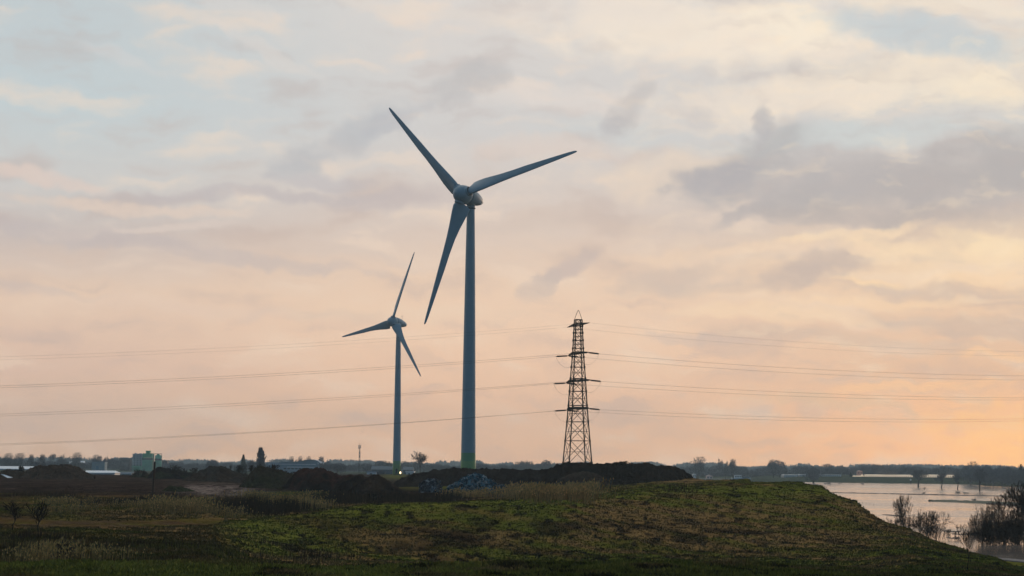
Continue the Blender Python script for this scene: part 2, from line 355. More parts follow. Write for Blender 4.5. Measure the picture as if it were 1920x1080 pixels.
TAB = np.zeros((len(CX), len(DG)))
for i, c in enumerate(CX):
    ds = []; zs = []
    for e in COLS[int(c)]:
        ds.append(e[0]); zs.append(e[2] if e[1] == Z else unp(c, e[1], e[0])[2])
    TAB[i] = pchip(ds, zs, DG)
LDG = np.log(DG)
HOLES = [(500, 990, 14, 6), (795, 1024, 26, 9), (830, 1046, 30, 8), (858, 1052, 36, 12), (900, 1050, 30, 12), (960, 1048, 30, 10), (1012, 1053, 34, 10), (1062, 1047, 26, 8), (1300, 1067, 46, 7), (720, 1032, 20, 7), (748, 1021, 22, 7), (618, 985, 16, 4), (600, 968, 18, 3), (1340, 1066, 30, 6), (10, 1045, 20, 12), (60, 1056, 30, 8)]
def base_z(u, d):
    k = np.clip(np.searchsorted(CU, u) - 1, 0, len(CU) - 2); t = np.clip((u - CU[k]) / (CU[k + 1] - CU[k]), 0, 1)
    g = (np.log(np.clip(d, 8, 15999)) - LDG[0]) / (LDG[1] - LDG[0]); j = np.clip(g.astype(int), 0, len(DG) - 2); s = g - j
    a = TAB[k, j] * (1 - s) + TAB[k, j + 1] * s; b = TAB[k + 1, j] * (1 - s) + TAB[k + 1, j + 1] * s
    return a * (1 - t) + b * t
_dd = np.geomspace(60, 3000, 4000)
def hit(px, py):
    """where the ray through a pixel first meets the land: (x, d)"""
    x = np.empty_like(_dd); z = np.empty_like(_dd)
    d0 = unp(px, py, 1.0) - CAM
    gz = base_z(np.full_like(_dd, d0[0]), _dd); rz = 12 + d0[2] * _dd
    k = np.argmax(rz <= gz)
    return d0[0] * _dd[k], _dd[k]
HW = []
for px, py, hw, hh in HOLES:
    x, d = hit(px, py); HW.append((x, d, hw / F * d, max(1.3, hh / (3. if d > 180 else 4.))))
def ground_z(x, d):
    x = np.asarray(x, float); d = np.asarray(d, float); u = x / d
    z = base_z(u, d); near = (1 - sstep(500, 1500, d)) * (.25 + .75 * sstep(90, 115, d)); dry = sstep(.2, 1.6, z)
    rough = .75 * (fbm(x / 15, d / 19, 3, 3) - .5) + .5 * (fbm(x / 3.2, d / 4.5, 3, 11) - .5) + .13 * (fbm(x / .9, d / 1.1, 2, 23) - .5)
    px = u * F + 957
    flatr = (1 - .6 * sstep(1420, 1500, px)) * (1 - .75 * sstep(560, 360, px) * sstep(330, 420, d))
    path = sstep(1790, 1830, px) * sstep(225, 232, d) * (1 - sstep(276, 284, d)) * sstep(1.5, .9, z) * sstep(.4, .8, z)
    z = z + rough * near * dry * flatr * (1 - .9 * path)
    for hx, hd, a, b in HW:
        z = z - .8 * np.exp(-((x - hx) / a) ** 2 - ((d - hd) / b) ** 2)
    return z
def gz1(x, d): return float(ground_z(np.array([x]), np.array([d]))[0])

# colours the ground itself has: grass, dead grass, bare soil, wheel-worn earth
GREEN = np.array((.100, .103, .015)); OLIVE = np.array((.128, .098, .020)); DEAD = np.array((.195, .116, .042)); SOIL = np.array((.027, .017, .010)); EARTH = np.array((.050, .030, .023)); TRACK = np.array((.24, .18, .15))
def G(px, py, cx, cy, rx, ry): return np.exp(-((px - cx) / rx) ** 2 - ((py - cy) / ry) ** 2)
def paint(x, d, z):
    u = x / d; px = u * F + 957; py = 870 + (px - 957) * .0088 + (12 - z) / d * F
    n1 = fbm(x / 16, d / 22, 4, 31); n2 = fbm(x / 3.5, d / 7, 4, 47); n3 = fbm(x / .8, d / 1.2, 3, 61)
    n4 = fbm((x + d * .9) / 3.2, (d - x * .4) / 34, 4, 77)
    mound = sstep(380, 470, px + (n2 - .5) * 60) * (1 - sstep(0, 1, (d - np.interp(px, [300, 400, 560, 700, 900, 1050, 1200, 1300, 1500, 1930], [228, 246, 256, 264, 272, 300, 440, 450, 450, 330])) / 8))
    mound = np.maximum(mound, sstep(1120, 1200, px) * (d < 700))
    def mixc(a, b, t): return a + (b - a) * t[..., None]
    # mound
    dry = .50 + 1.6 * (n1 - .5) + .8 * (n2 - .5) + 1.6 * (n4 - .5)
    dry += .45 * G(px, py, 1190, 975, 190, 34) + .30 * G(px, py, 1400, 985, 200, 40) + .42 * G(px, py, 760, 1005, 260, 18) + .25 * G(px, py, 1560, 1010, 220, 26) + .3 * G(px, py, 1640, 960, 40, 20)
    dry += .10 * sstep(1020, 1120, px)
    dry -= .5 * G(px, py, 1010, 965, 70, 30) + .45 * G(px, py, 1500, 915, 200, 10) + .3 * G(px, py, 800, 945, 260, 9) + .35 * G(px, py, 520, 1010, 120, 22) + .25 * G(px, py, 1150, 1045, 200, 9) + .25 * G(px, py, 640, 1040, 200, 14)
    c = mixc(GREEN + 0 * px[..., None], OLIVE, sstep(.2, .5, dry)); c = mixc(c, DEAD, sstep(.5, .85, dry))
    yc = np.interp(px, [380, 480, 560, 700, 900, 1050, 1300], [994, 974, 965, 950, 939, 929, 914])
    c = mixc(c, GREEN * 1.35, np.exp(-((py - yc - 5) / 6.5) ** 2) * sstep(.3, .55, n2 + .1) * .85)  # greener crest grass, with the light along its edge painted in
    yb_ = np.interp(px, [480, 620, 800, 1000, 1250], [976, 978, 1000, 1032, 1046])
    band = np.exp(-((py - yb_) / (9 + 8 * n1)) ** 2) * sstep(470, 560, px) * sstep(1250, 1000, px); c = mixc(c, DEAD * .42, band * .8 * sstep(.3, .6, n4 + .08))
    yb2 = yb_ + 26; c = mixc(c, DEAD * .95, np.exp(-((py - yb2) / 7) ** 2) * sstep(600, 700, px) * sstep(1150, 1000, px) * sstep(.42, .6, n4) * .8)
    toe = np.clip(1.1 * G(px, py, 540, 1006, 110, 26) + .9 * G(px, py, 470, 992, 60, 10) + .6 * G(px, py, 1500, 925, 120, 14) + .5 * G(px, py, 1000, 975, 60, 34), 0, 1) * sstep(.25, .5, n2 * .6 + n4 * .4)
    c = mixc(c, GREEN * 1.35, toe * .7)  # greener toe of the bank, the light on it painted into the tint
    soil = sstep(.62, .75, fbm(x / 5, d / 9, 4, 91) + .16 * G(px, py, 800, 1000, 260, 26)) * .75
    c = mixc(c, SOIL, soil)
    # left plain
    l = mixc(OLIVE * .85 + 0 * px[..., None], DEAD * .95, sstep(.32, .55, n1 * .5 + n2 * .5)); l = mixc(l, DEAD * 1.15, np.clip(G(px, py, 110, 950, 60, 14) + G(px, py, 335, 952, 45, 12) + G(px, py, 540, 947, 60, 7) + G(px, py, 200, 990, 120, 6), 0, 1) * .8 * sstep(.35, .6, n2)); l = mixc(l, GREEN * .8, sstep(.5, .62, fbm(x / 9, d / 12, 3, 5)) * .6); l = mixc(l, DEAD * .5, sstep(.46, .62, fbm(x / 6, d / 8, 4, 15)) * .7)
    bare = sstep(310, 380, d + (n2 - .5) * 90)
    e = mixc(EARTH * .5 + 0 * px[..., None], EARTH * 1.25, sstep(.3, .7, .5 * n2 + .5 * fbm(x / 1.3, d / 5, 4, 71))); e = mixc(e, SOIL, sstep(.45, .6, fbm(x / 20, d / 20, 4, 8)) * .6)
    l = mixc(l, e, bare)
    roadc = 976 + 6 * np.sin(px / 130.); rd = np.exp(-((py - roadc) / 6.) ** 2) * sstep(470, 380, px)
    l = mixc(l, EARTH * 1.7 * (0.7 + .7 * n3[..., None]), np.clip(rd * 1.1 * sstep(.40, .62, n2 * .6 + n1 * .4) * sstep(460, 250, px + 120 * (n1 - .5)), 0, 1))
    tr = np.clip(G(px, py, 395, 916, 62, 8) * 1.6 + G(px, py, 440, 924, 50, 5), 0, 1) * sstep(.32, .62, .5 * n3 + .5 * fbm(x / 2, d / 14, 3, 55))
    l = mixc(l, TRACK, np.clip(tr, 0, 1))
    l = l * (1 - .08 * sstep(180, 400, px) * sstep(520, 460, px) * sstep(250, 225, d))[..., None]
    c = c * 1.12
    c = l + (c - l) * mound[..., None]
    gs = np.clip(G(px, py, 560, 925, 80, 4) + G(px, py, 870, 913, 140, 5) + G(px, py, 1240, 912, 120, 3) + G(px, py, 745, 893, 30, 5), 0, 1); c = mixc(c, GREEN * 1.2, gs * .8)
    ledge = sstep(130, 112, d + (n2 - .5) * 26) * sstep(.25, .5, fbm(x / 4, d / 3, 3, 99) + .1)
    c = mixc(c, mixc((GREEN * 1.2 + OLIVE * .9) + 0 * px[..., None], DEAD * .8, sstep(.5, .8, n2)) * (1 - .35 * sstep(850, 1050, px))[..., None], ledge * .85)
    far = sstep(1200, 1700, d); c = mixc(c, np.array((.045, .06, .03)) + 0 * c, far * .9)
    flat = sstep(1800, 1830, px) * (d > 226) * (d < 700) * (z < 1.9); c = mixc(c, GREEN * 1.25, flat * .9)
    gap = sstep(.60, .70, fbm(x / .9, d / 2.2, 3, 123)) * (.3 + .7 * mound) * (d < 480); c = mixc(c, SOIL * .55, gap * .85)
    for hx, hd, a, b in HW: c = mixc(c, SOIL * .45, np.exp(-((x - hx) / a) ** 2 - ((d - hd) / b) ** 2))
    return np.clip(c * (.62 + .76 * n3[..., None]) * (.84 + .32 * n2[..., None]), .002, 1)

us = np.concatenate([np.linspace(-.62, -.245, 60, endpoint=False), np.linspace(-.245, .245, 1050), np.linspace(.245, .62, 61)[1:]])
ds = np.concatenate([np.geomspace(8, 98, 60, endpoint=False), np.geomspace(98, 480, 430, endpoint=False), np.geomspace(480, 2100, 150, endpoint=False), np.geomspace(2100, 5000, 40)])
UU, DD = np.meshgrid(us, ds); XX = UU * DD; ZZ = ground_z(XX, DD)
nu, nd = len(us), len(ds)
idx = np.arange(nu * nd).reshape(nd, nu)
FF = np.stack([idx[:-1, :-1], idx[:-1, 1:], idx[1:, 1:], idx[1:, :-1]], -1).reshape(-1, 4)
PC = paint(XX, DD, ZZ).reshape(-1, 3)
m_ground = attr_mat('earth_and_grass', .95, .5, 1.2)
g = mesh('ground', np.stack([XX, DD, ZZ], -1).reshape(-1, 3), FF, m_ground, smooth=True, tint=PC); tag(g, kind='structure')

# flood water
m_water = bpy.data.materials.new('flood_water'); m_water.use_nodes = True; t = m_water.node_tree; n = N(t); b = t.nodes['Principled BSDF']
b.inputs['Base Color'].default_value = (.24, .205, .18, 1); b.inputs['Roughness'].default_value = .16; b.inputs['IOR'].default_value = 1.33
o = n.n('ShaderNodeTexCoord').outputs['Object']; mp = n.n('ShaderNodeMapping', i_Vector=o); mp.inputs['Scale'].default_value = (.35, .9, 1)
z1 = n.noise(mp.outputs[0], 1.2, 5, .6).outputs[0]
z2 = n.noise(o, .02, 4, .6).outputs[0]
t.links.new(n.smooth(z2, .35, .65, .07, .18), b.inputs['Roughness'])
bp = n.n('ShaderNodeBump', i_Strength=.22, i_Distance=.10, i_Height=z1); t.links.new(bp.outputs[0], b.inputs['Normal'])
wtr = mesh('water', [(20, 150, 0), (2600, 150, 0), (2600, 2400, 0), (20, 2400, 0)], [(0, 1, 2, 3)], m_water); tag(wtr, kind='structure')

# asphalt path on the river bank
pc = []
for px in np.linspace(1822, 2400, 30):
    dmid = np.interp(px, [1822, 1860, 1930, 2400], [283, 271, 262, 224]); u_ = (px - 956.5) / F
    pc.append((u_ * dmid, dmid))
pv = []; pf = []
for k, (x, d) in enumerate(pc):
    for q in (-1.9, -1.75, 1.75, 1.9):
        dd_ = d + q * 1.6; xx_ = x * dd_ / d
        pv.append((xx_, dd_, 1.18 if abs(q) < 1.8 else .9))
for k in range(len(pc) - 1):
    for j in range(3): pf.append((k * 4 + j, k * 4 + 4 + j, k * 4 + 5 + j, k * 4 + 1 + j))
tag(mesh('path', pv, pf, mat('asphalt', (.11, .11, .115), .85, var=.25, scale=2)), kind='structure')

# ------------------------------------------------------------------ grass, reeds, weeds
rng = np.random.default_rng(7)
def tufts(name, x, d, h, wd, col, label=None, blades=3, lean=.35, kind='stuff', m=None, cat='grass'):
    n_ = len(x); z = ground_z(x, d)
    V = []; T = []
    for k in range(blades):
        ang = rng.uniform(0, 2 * math.pi, n_); ox = rng.normal(0, wd * .6, n_); oy = rng.normal(0, wd * .6, n_)
        hh = h * rng.uniform(.55, 1.1, n_); lx = rng.normal(0, lean, n_) * hh; ly = rng.normal(0, lean, n_) * hh; ww = wd * rng.uniform(.5, 1., n_) * .5
        bx, by = x + ox, d + oy; ca, sa = np.cos(ang) * ww, np.sin(ang) * ww * .6
        V.append(np.stack([np.stack([bx - ca, by - sa, z - .05], -1), np.stack([bx + ca, by + sa, z - .05], -1), np.stack([bx + lx, by + ly, z + hh], -1)], 1))
        T.append(np.repeat(col * rng.uniform(.82, 1.18, (n_, 1)), 3, 0).reshape(n_, 3, 3))
    V = np.concatenate(V).reshape(-1, 3); T = np.concatenate(T).reshape(-1, 3)
    o = mesh(name, V, np.arange(len(V)).reshape(-1, 3), m or m_grass, tint=np.clip(T, .003, 1))
    return tag(o, label, cat, kind=kind)
m_grass = attr_mat('grass_blades', .9, soft=1, bscale=.6)
n_ = 230000
pxs = rng.uniform(-60, 1980, n_); dsx = 1 / rng.uniform(1 / 440, 1 / 98, n_)
xs = (pxs - 957) / F * dsx; zs = ground_z(xs, dsx)
pys = 870 + (pxs - 957) * .0088 + (12 - zs) / dsx * F
keep = (zs > .9) & ~((pxs < 480) & (dsx > 345) & (rng.random(n_) > .22)) & ~((np.abs(pys - (976 + 6 * np.sin(pxs / 130))) < 6) & (pxs < 420)) & ~((pxs > 1815) & (dsx > 250))
for hx, hd, a, b_ in HW: keep &= (((xs - hx) / a) ** 2 + ((dsx - hd) / b_) ** 2) > .8
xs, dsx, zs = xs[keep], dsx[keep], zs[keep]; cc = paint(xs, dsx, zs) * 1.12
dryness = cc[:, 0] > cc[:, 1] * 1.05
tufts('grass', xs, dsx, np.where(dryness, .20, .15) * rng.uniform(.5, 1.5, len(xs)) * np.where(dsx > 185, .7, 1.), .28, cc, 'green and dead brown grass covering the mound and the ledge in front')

def patch(cx0, cx1, y0, y1, n_):
    px = rng.uniform(cx0, cx1, n_); py = rng.uniform(y0, y1, n_); out = np.array([hit(a, b) for a, b in zip(px, py)])
    return out[:, 0], out[:, 1]
def stalks(name, regions, label, col, plume=True, cat='reeds'):
    X = []; D = []; H = []
    for (a, b, c, d, n_, h) in regions:
        x, dd = patch(a, b, c, d, max(8, n_ // 45)); k = rng.integers(0, len(x), n_)
        X.append(x[k] + rng.normal(0, 1.3, n_)); D.append(dd[k] + rng.normal(0, 3.2, n_)); H.append(h * rng.uniform(.6, 1.15, n_))
    x = np.concatenate(X); d = np.concatenate(D); h = np.concatenate(H) * (.45 + 1.1 * fbm(x / 2.2, d / 3, 3, 12)); z = ground_z(x, d); m_ = len(x); V = []; T = []
    lx = rng.normal(.06, .10, m_) * h; ly = rng.normal(0, .08, m_) * h; wd = .035 * (d / 150) ** .5
    V.append(np.stack([np.stack([x - wd, d, z - .1], -1), np.stack([x + wd, d, z - .1], -1), np.stack([x + lx, d + ly, z + h], -1)], 1)); T.append(np.repeat(col * rng.uniform(.5, 1.3, (m_, 1)), 3, 0).reshape(m_, 3, 3))
    if plume:
        pw = .09 * (d / 150) ** .5; ph = h * .2
        V.append(np.stack([np.stack([x + lx - pw * .4, d + ly, z + h * .98], -1), np.stack([x + lx + pw * .9, d + ly, z + h * .9], -1), np.stack([x + lx + ph * .35, d + ly, z + h + ph * .7], -1)], 1))
        T.append(np.repeat(col * 1.5 * rng.uniform(.6, 1.3, (m_, 1)), 3, 0).reshape(m_, 3, 3))
    V = np.concatenate(V).reshape(-1, 3); T = np.concatenate(T).reshape(-1, 3)
    return tag(mesh(name, V, np.arange(len(V)).reshape(-1, 3), m_grass, tint=T), label, cat, kind='stuff')
stalks('reeds', [(962, 1105, 924, 934, 2600, 1.35), (850, 965, 928, 934, 900, .9), (905, 960, 920, 928, 400, .8)], 'straw coloured reeds with feathery plumes along the top of the mound', np.array((.50, .26, .09)))
stalks('reeds', [(495, 600, 942, 955, 1500, .9), (300, 372, 948, 964, 800, 1.2), (372, 440, 956, 968, 300, .8), (100, 160, 940, 962, 420, .7), (70, 115, 1040, 1058, 420, .9), (140, 200, 1040, 1060, 200, .7), (210, 350, 945, 962, 500, .7), (440, 600, 930, 942, 500, .8)], 'pale dead reeds in clumps on the waste ground', np.array((.46, .25, .085)))
stalks('weeds', [(560, 860, 934, 944, 3000, 1.2), (420, 560, 950, 964, 1800, 1.5), (0, 330, 925, 950, 1100, .7), (0, 430, 995, 1056, 500, .7), (430, 640, 1030, 1060, 300, .6), (1080, 1330, 912, 921, 500, .5)], 'dark brown dead weeds behind the grassy mound and on the waste ground', np.array((.088, .045, .023)), plume=False, cat='weeds')

# ------------------------------------------------------------------ wind turbines
m_tur = mat('turbine_paint', (.25, .37, .45), .45, var=.05, scale=.4, spec=.35)
m_dark = mat('dark_seam', (.06, .07, .08), .6)
def tower_mat(name, zg, top):
    m = bpy.data.materials.new(name); m.use_nodes = True; t = m.node_tree; b = t.nodes['Principled BSDF']; n = N(t); b.inputs['Roughness'].default_value = .45; b.inputs['Specular IOR Level'].default_value = .35
    o = n.n('ShaderNodeTexCoord').outputs['Object']; z = n.n('ShaderNodeSeparateXYZ', i_0=o).outputs[2]
    nz = n.noise(o, .5, 5, .6).outputs[0]
    h = top
    c = n.ramp(n.m('DIVIDE', z, 20.0, clamp=True), [(0, (.34, .50, .20)), (h * .25 / 20, (.30, .48, .20)), (h * .5 / 20, (.24, .43, .20)), (h * .75 / 20, (.19, .38, .21)), (h / 20, (.25, .37, .45))], 'CONSTANT')
    # faint seams where the tower sections are bolted together
    fr = n.m('ABSOLUTE', n.m('SUBTRACT', n.m('FRACT', n.m('DIVIDE', z, 20.3)), .5)); seam = n.smooth(fr, .4985, .4995)
    c = n.mix(n.m('MULTIPLY', seam, .4), c, (.2, .23, .25)); c = n.mix(1, c, n.ramp(nz, [(.3, (.93, .93, .93)), (.7, (1.04, 1.04, 1.04))]), 'MULTIPLY')
    t.links.new(c, b.inputs['Base Color']); return m
def blade_mesh(R=35.5):
    rs = [1.6, 2.3, 2.62, 3.3, 5, 7, 9, 12, 16, 20, 25, 30, 33, 34.6, 35.3, 35.5]
    ch = [1.8, 1.9, 4.1, 4.5, 4.2, 3.65, 3.1, 2.5, 2.1, 1.95, 1.55, 1.15, .9, .68, .42, .15]
    th = [1.7, 1.65, 1.5, 1.2, .95, .75, .62, .5, .4, .32, .24, .16, .12, .09, .05, .02]
    tw = [38, 38, 36, 33, 28, 21, 16, 11, 7.5, 5, 3, 1.5, .5, 0, 0, 0]
    n_ = 20; V = []; Fc = []
    for r, c, t, a in zip(rs, ch, th, tw):
        cyl = 1 - sstep(2.25, 2.9, np.array(r)); a = rad(a + 2)
        for i in range(n_):
            p = 2 * math.pi * i / n_; s_ = .5 * (1 - math.cos(p))           # 0 leading edge, 1 trailing edge
            yt = 2.6 * (.2969 * math.sqrt(s_) - .126 * s_ - .3516 * s_ ** 2 + .2843 * s_ ** 3 - .1036 * s_ ** 4) * t * 1.9 * (1 if p < math.pi else -1)
            cxx = (.30 - s_) * c; cyy = yt
            cxc = .5 * 1.7 * math.cos(p); cyc = .5 * 1.7 * math.sin(p)
            X = cxx * (1 - cyl) + cxc * cyl; Y = cyy * (1 - cyl) + cyc * cyl
            # X: towards the leading edge in the rotor plane, Y: towards the nose (upwind)
            V.append((X * math.cos(a) - Y * math.sin(a), X * math.sin(a) + Y * math.cos(a), r))
    for k in range(len(rs) - 1):
        for i in range(n_): Fc.append((k * n_ + i, k * n_ + (i + 1) % n_, (k + 1) * n_ + (i + 1) % n_, (k + 1) * n_ + i))
    Fc += [tuple(range(n_))[::-1], tuple(range((len(rs) - 1) * n_, len(rs) * n_))]
    me = bpy.data.meshes.new('blade'); me.from_pydata(V, [], Fc); me.polygons.foreach_set('use_smooth', np.ones(len(Fc), bool)); me.materials.append(m_tur); return me
BL = blade_mesh()
def turbine(cpx, cpy, D, yaw, th, label, band, label_band=None):
    c = unp(cpx, cpy, D); tilt = rad(5)
    a = np.array([-math.sin(yaw) * math.cos(tilt), -math.cos(yaw) * math.cos(tilt), math.sin(tilt)])
    e1 = np.cross(a, (0, 0, 1)); e1 /= np.linalg.norm(e1); e2 = np.cross(e1, a)
    ah = np.array([a[0], a[1], 0]); ah /= np.linalg.norm(ah)
    tb = c - ah * 4.5; zg = gz1(tb[0], tb[1]) - .3
    root = empty('wind_turbine', (tb[0], tb[1], zg)); tag(root, label, 'wind turbine', 'wind turbines on the waste ground')
    def put(o):
        o.parent = root; o.matrix_parent_inverse = Matrix.Translation((-tb[0], -tb[1], -zg)); return o
    Hn = c[2] - 2.75 - zg
    mb = MB(); mb.lathe([(2.02, 0), (1.95, 6), (1.78, 20), (1.55, 40), (1.28, 60), (1.06, Hn - 1.2), (1.03, Hn + 1.2)], 40)
    tw = mb.build('tower', tower_mat('tower_paint', zg, band), root, True)
    fl = MB(); fl.lathe([(1.2, Hn - .75), (1.24, Hn - .7), (1.24, Hn - .5), (1.2, Hn - .45)], 36).build('flange', m_dark, tw)
    dr = MB(); dr.box(-.45, .45, -2.06, -1.9, 1.2, 3.3); dr.box(-.8, .8, -3.0, -1.95, 1.0, 1.15); [dr.box(-.6, .6, -3.0 - .3 * k, -2.75 - .3 * k, .85 - .2 * k, .9 - .2 * k) for k in range(4)]; dr.build('door', m_dark, tw)
    Mx = Matrix(((e1[0], e2[0], a[0], c[0]), (e1[1], e2[1], a[1], c[1]), (e1[2], e2[2], a[2], c[2]), (0, 0, 0, 1)))   # local z = nose direction
    mb = MB(); mb.lathe([(.03, 2.55), (.55, 2.45), (1.15, 2.15), (1.7, 1.65), (2.15, .9), (2.38, .1), (2.47, -.8), (2.46, -1.75)], 40)
    o = mb.build('spinner', m_tur, None, True); put(o); o.matrix_basis = Mx
    # blade root collars, part of the spinner
    for k in range(3):
        t = th + k * 2 * math.pi / 3; rd = math.cos(t) * e1 + math.sin(t) * e2; rot = np.cross(rd, a)
        # seen from in front the rotor turns clockwise; the leading edge points the way it turns
        le = -np.cross(a, rd)
        Mb = Matrix(((le[0], a[0], rd[0], c[0]), (le[1], a[1], rd[1], c[1]), (le[2], a[2], rd[2], c[2]), (0, 0, 0, 1)))
        bo = bpy.data.objects.new('blade', BL); C.objects.link(bo); put(bo); bo.matrix_basis = Mb
        cm = MB(); cm.lathe([(1.25, 1.7), (1.3, 1.95), (1.28, 2.4), (1.22, 2.52)], 28); co = cm.build('blade_collar', m_tur, None, True); put(co); co.matrix_basis = Mb
        cs = MB(); cs.lathe([(1.24, 2.53), (1.24, 2.60)], 28); so_ = cs.build('collar_seam', m_dark, None); so_.parent = co
    mb = MB(); prof = [(2.40, -1.85), (2.44, -2.6), (2.38, -3.6), (2.20, -4.8), (1.92, -6.2), (1.55, -7.6), (1.12, -8.8), (.66, -9.6), (.3, -9.9), (.03, -10)]
    mb.lathe(prof, 40)
    # the tail droops less below than above: flatten the underside a little
    mb.v = [(x, y * (1.0 if y > 0 else .95) - max(0, -z - 4) * .06, z) for x, y, z in mb.v]
    mb.f = [q[::-1] for q in mb.f]
    o = mb.build('nacelle', m_tur, None, True); put(o); o.matrix_basis = Mx
    mb = MB(); mb.lathe([(2.36, -1.74), (2.37, -1.86)], 40); s_ = mb.build('nacelle_seam', m_dark, None); s_.parent = o
    mb = MB(); mb.tube((0, 1.9, -6.6), (0, 3.9, -6.6), .06, .04, 6); mb.tube((-.5, 3.5, -6.6), (.5, 3.5, -6.6), .04, .04, 6); mb.tube((-.5, 3.5, -6.6), (-.5, 3.8, -6.6), .09, .09, 6); mb.tube((.5, 3.5, -6.6), (.5, 3.8, -6.6), .07, .07, 6)
    wm = mb.build('wind_sensor', m_dark, None); wm.parent = o
    nk = MB(); nk.lathe([(1.05, Hn - .3), (1.15, Hn + 1.4)], 32); nk.build('neck', m_tur, root, True)
    return root
turbine(865.7, 363.7, 580, rad(31.7), rad(45.2), 'nearer and much larger grey wind turbine with a green banded tower foot', 8.9)
turbine(734.8, 603.0, 1075, rad(43.45), rad(-9.96), 'smaller distant wind turbine left of the large one with a green foot', 7.0)

# ------------------------------------------------------------------ lattice pylon and its cables
m_steel = mat('weathered_steel', (.026, .021, .019), .75, .1, var=.25, scale=1.5)
m_ins = mat('insulator_glaze', (.028, .022, .02), .4)
m_cable = mat('power_cable', (.10, .07, .055), .6)
PD = 540.0; pb = unp(1083.6, 700, PD); PX, PZ0 = pb[0], gz1(pb[0], PD) - .2
A15 = rad(14.5); arm = np.array([math.sin(A15), -math.cos(A15), 0])      # towards the near tip
prp = np.array([math.cos(A15), math.sin(A15), 0])
def zpy(y): return unp(1083.6, y, PD)[2]
pyl = empty('lattice_pylon', (PX, PD, PZ0)); tag(pyl, 'tall dark steel lattice pylon standing behind the long soil heap', 'pylon')
LV = [(PZ0, 4.55), (zpy(868), 3.98), (zpy(768), 2.66), (zpy(714), 2.14), (zpy(661), 1.52), (zpy(612), 1.18), (zpy(599.5), 1.08)]
lz = [a for a, b in LV]; lr = [b for a, b in LV]
def corner(k, z):
    r = np.interp(z, lz, lr); s1 = (1, 1, -1, -1)[k]; s2 = (1, -1, -1, 1)[k]; v = (arm * s1 + prp * s2) / math.sqrt(2) * r
    return np.array([v[0], v[1], z - PZ0])
lev = [PZ0]; 
while lev[-1] < zpy(600): lev.append(lev[-1] + 1.35 * np.interp(lev[-1], lz, lr))
lev = np.array(lev); lev = PZ0 + (lev - PZ0) * (zpy(599.5) - PZ0) / (lev[-1] - PZ0)
for k in range(4):
    mb = MB()
    for a, b in zip(lev[:-1], lev[1:]): mb.tube(corner(k, a), corner(k, b), .16 if a < zpy(714) else .13, n=4)
    mb.build('leg', m_steel, pyl)
mb = MB()
for i, (a, b) in enumerate(zip(lev[:-1], lev[1:])):
    for k in range(4):
        j = (k + 1) % 4; w_ = .08 if a < zpy(714) else .065
        mb.tube(corner(k, a), corner(j, b), w_); mb.tube(corner(j, a), corner(k, b), w_)
        mb.tube(corner(k, a), corner(j, a), w_)
        for q_ in (a,): mb.tube(corner(k, q_) - (0, 0, .25), corner(k, q_) + (0, 0, .25), .24)
        if i < 12:
            mid = (corner(k, a) + corner(j, a) + corner(k, b) + corner(j, b)) / 4; mb.tube((corner(k, a) + corner(k, b)) / 2, mid, .04); mb.tube((corner(j, a) + corner(j, b)) / 2, mid, .04)
mb.build('bracing', m_steel, pyl)
mb = MB(); zt = zpy(599.5) - PZ0; za = zpy(581.5) - PZ0
for s in (-1, 1):
    pts = [prp * s * q for q in (.95, .66, .36, .12, 0)]; hh = [0, .36, .70, .93, 1.0]
    for i in range(4): mb.tube(pts[i] + (0, 0, zt + (za - zt) * hh[i]), pts[i + 1] + (0, 0, zt + (za - zt) * hh[i + 1]), .06)
for k in range(4): mb.tube(corner(k, lev[-1]), corner((k + 1) % 4, lev[-1]), .12)
mb.build('peak', m_steel, pyl)
ARMS = [(zpy(609.5), 9.6, .42), (zpy(663), 8.7, .45), (zpy(714.5), 10.4, .45), (zpy(766.5), 9.5, .42)]
LDIR = np.array([-math.cos(rad(9)), -math.sin(rad(9)), 0]); RDIR = np.array([math.cos(rad(31)), math.sin(rad(31)), 0])
TIPS = []
for zi, (za_, L, hgt) in enumerate(ARMS):
    for s in (1, -1):
        mb = MB(); tip = arm * s * L + (0, 0, za_ - PZ0); r = np.interp(za_, lz, lr) / math.sqrt(2)
        roots = [arm * s * r + prp * q * r + (0, 0, za_ - PZ0 + h_) for q in (-1, 1) for h_ in (0, hgt)]
        for p in roots: mb.tube(p, tip, .075)
        for i in range(1, 7):
            f_ = i / 7; g_ = (i - 1) / 7
            q = [p + (tip - p) * f_ for p in roots]; q0 = [p + (tip - p) * g_ for p in roots]
            for a_, b_ in ((0, 1), (2, 3), (0, 2), (1, 3)): mb.tube(q[a_], q[b_], .045); mb.tube(q0[a_], q[b_], .045)
        mb.build('crossarm', m_steel, pyl); TIPS.append((zi, s, tip))
WIRE = {(0, 1): ([(480, 649), (0, 669)], [(1440, 637), (1920, 659)]), (0, -1): ([(480, 655), (0, 674.5)], [(1440, 648), (1920, 667.5)]),
        (1, 1): ([(480, 702.5), (0, 723.5)], [(1440, 687.5), (1920, 704.7)]), (1, -1): ([(480, 706.5), (0, 727.2)], [(1440, 696.5), (1920, 712.5)]),
        (2, 1): ([(480, 754.5), (0, 776.5)], [(1440, 733.7), (1920, 746)]), (2, -1): ([(480, 758.5), (0, 780.2)], [(1440, 741), (1920, 749.8)]),
        (3, 1): ([(480, 810), (0, 832.6)], [(1440, 781.5), (1920, 785.2)]), (3, -1): ([(480, 811.5), (0, 834.8)], [(1440, 787.2), (1920, 789)])}
TN = ['topmost', 'second from top', 'third from top', 'lowest']
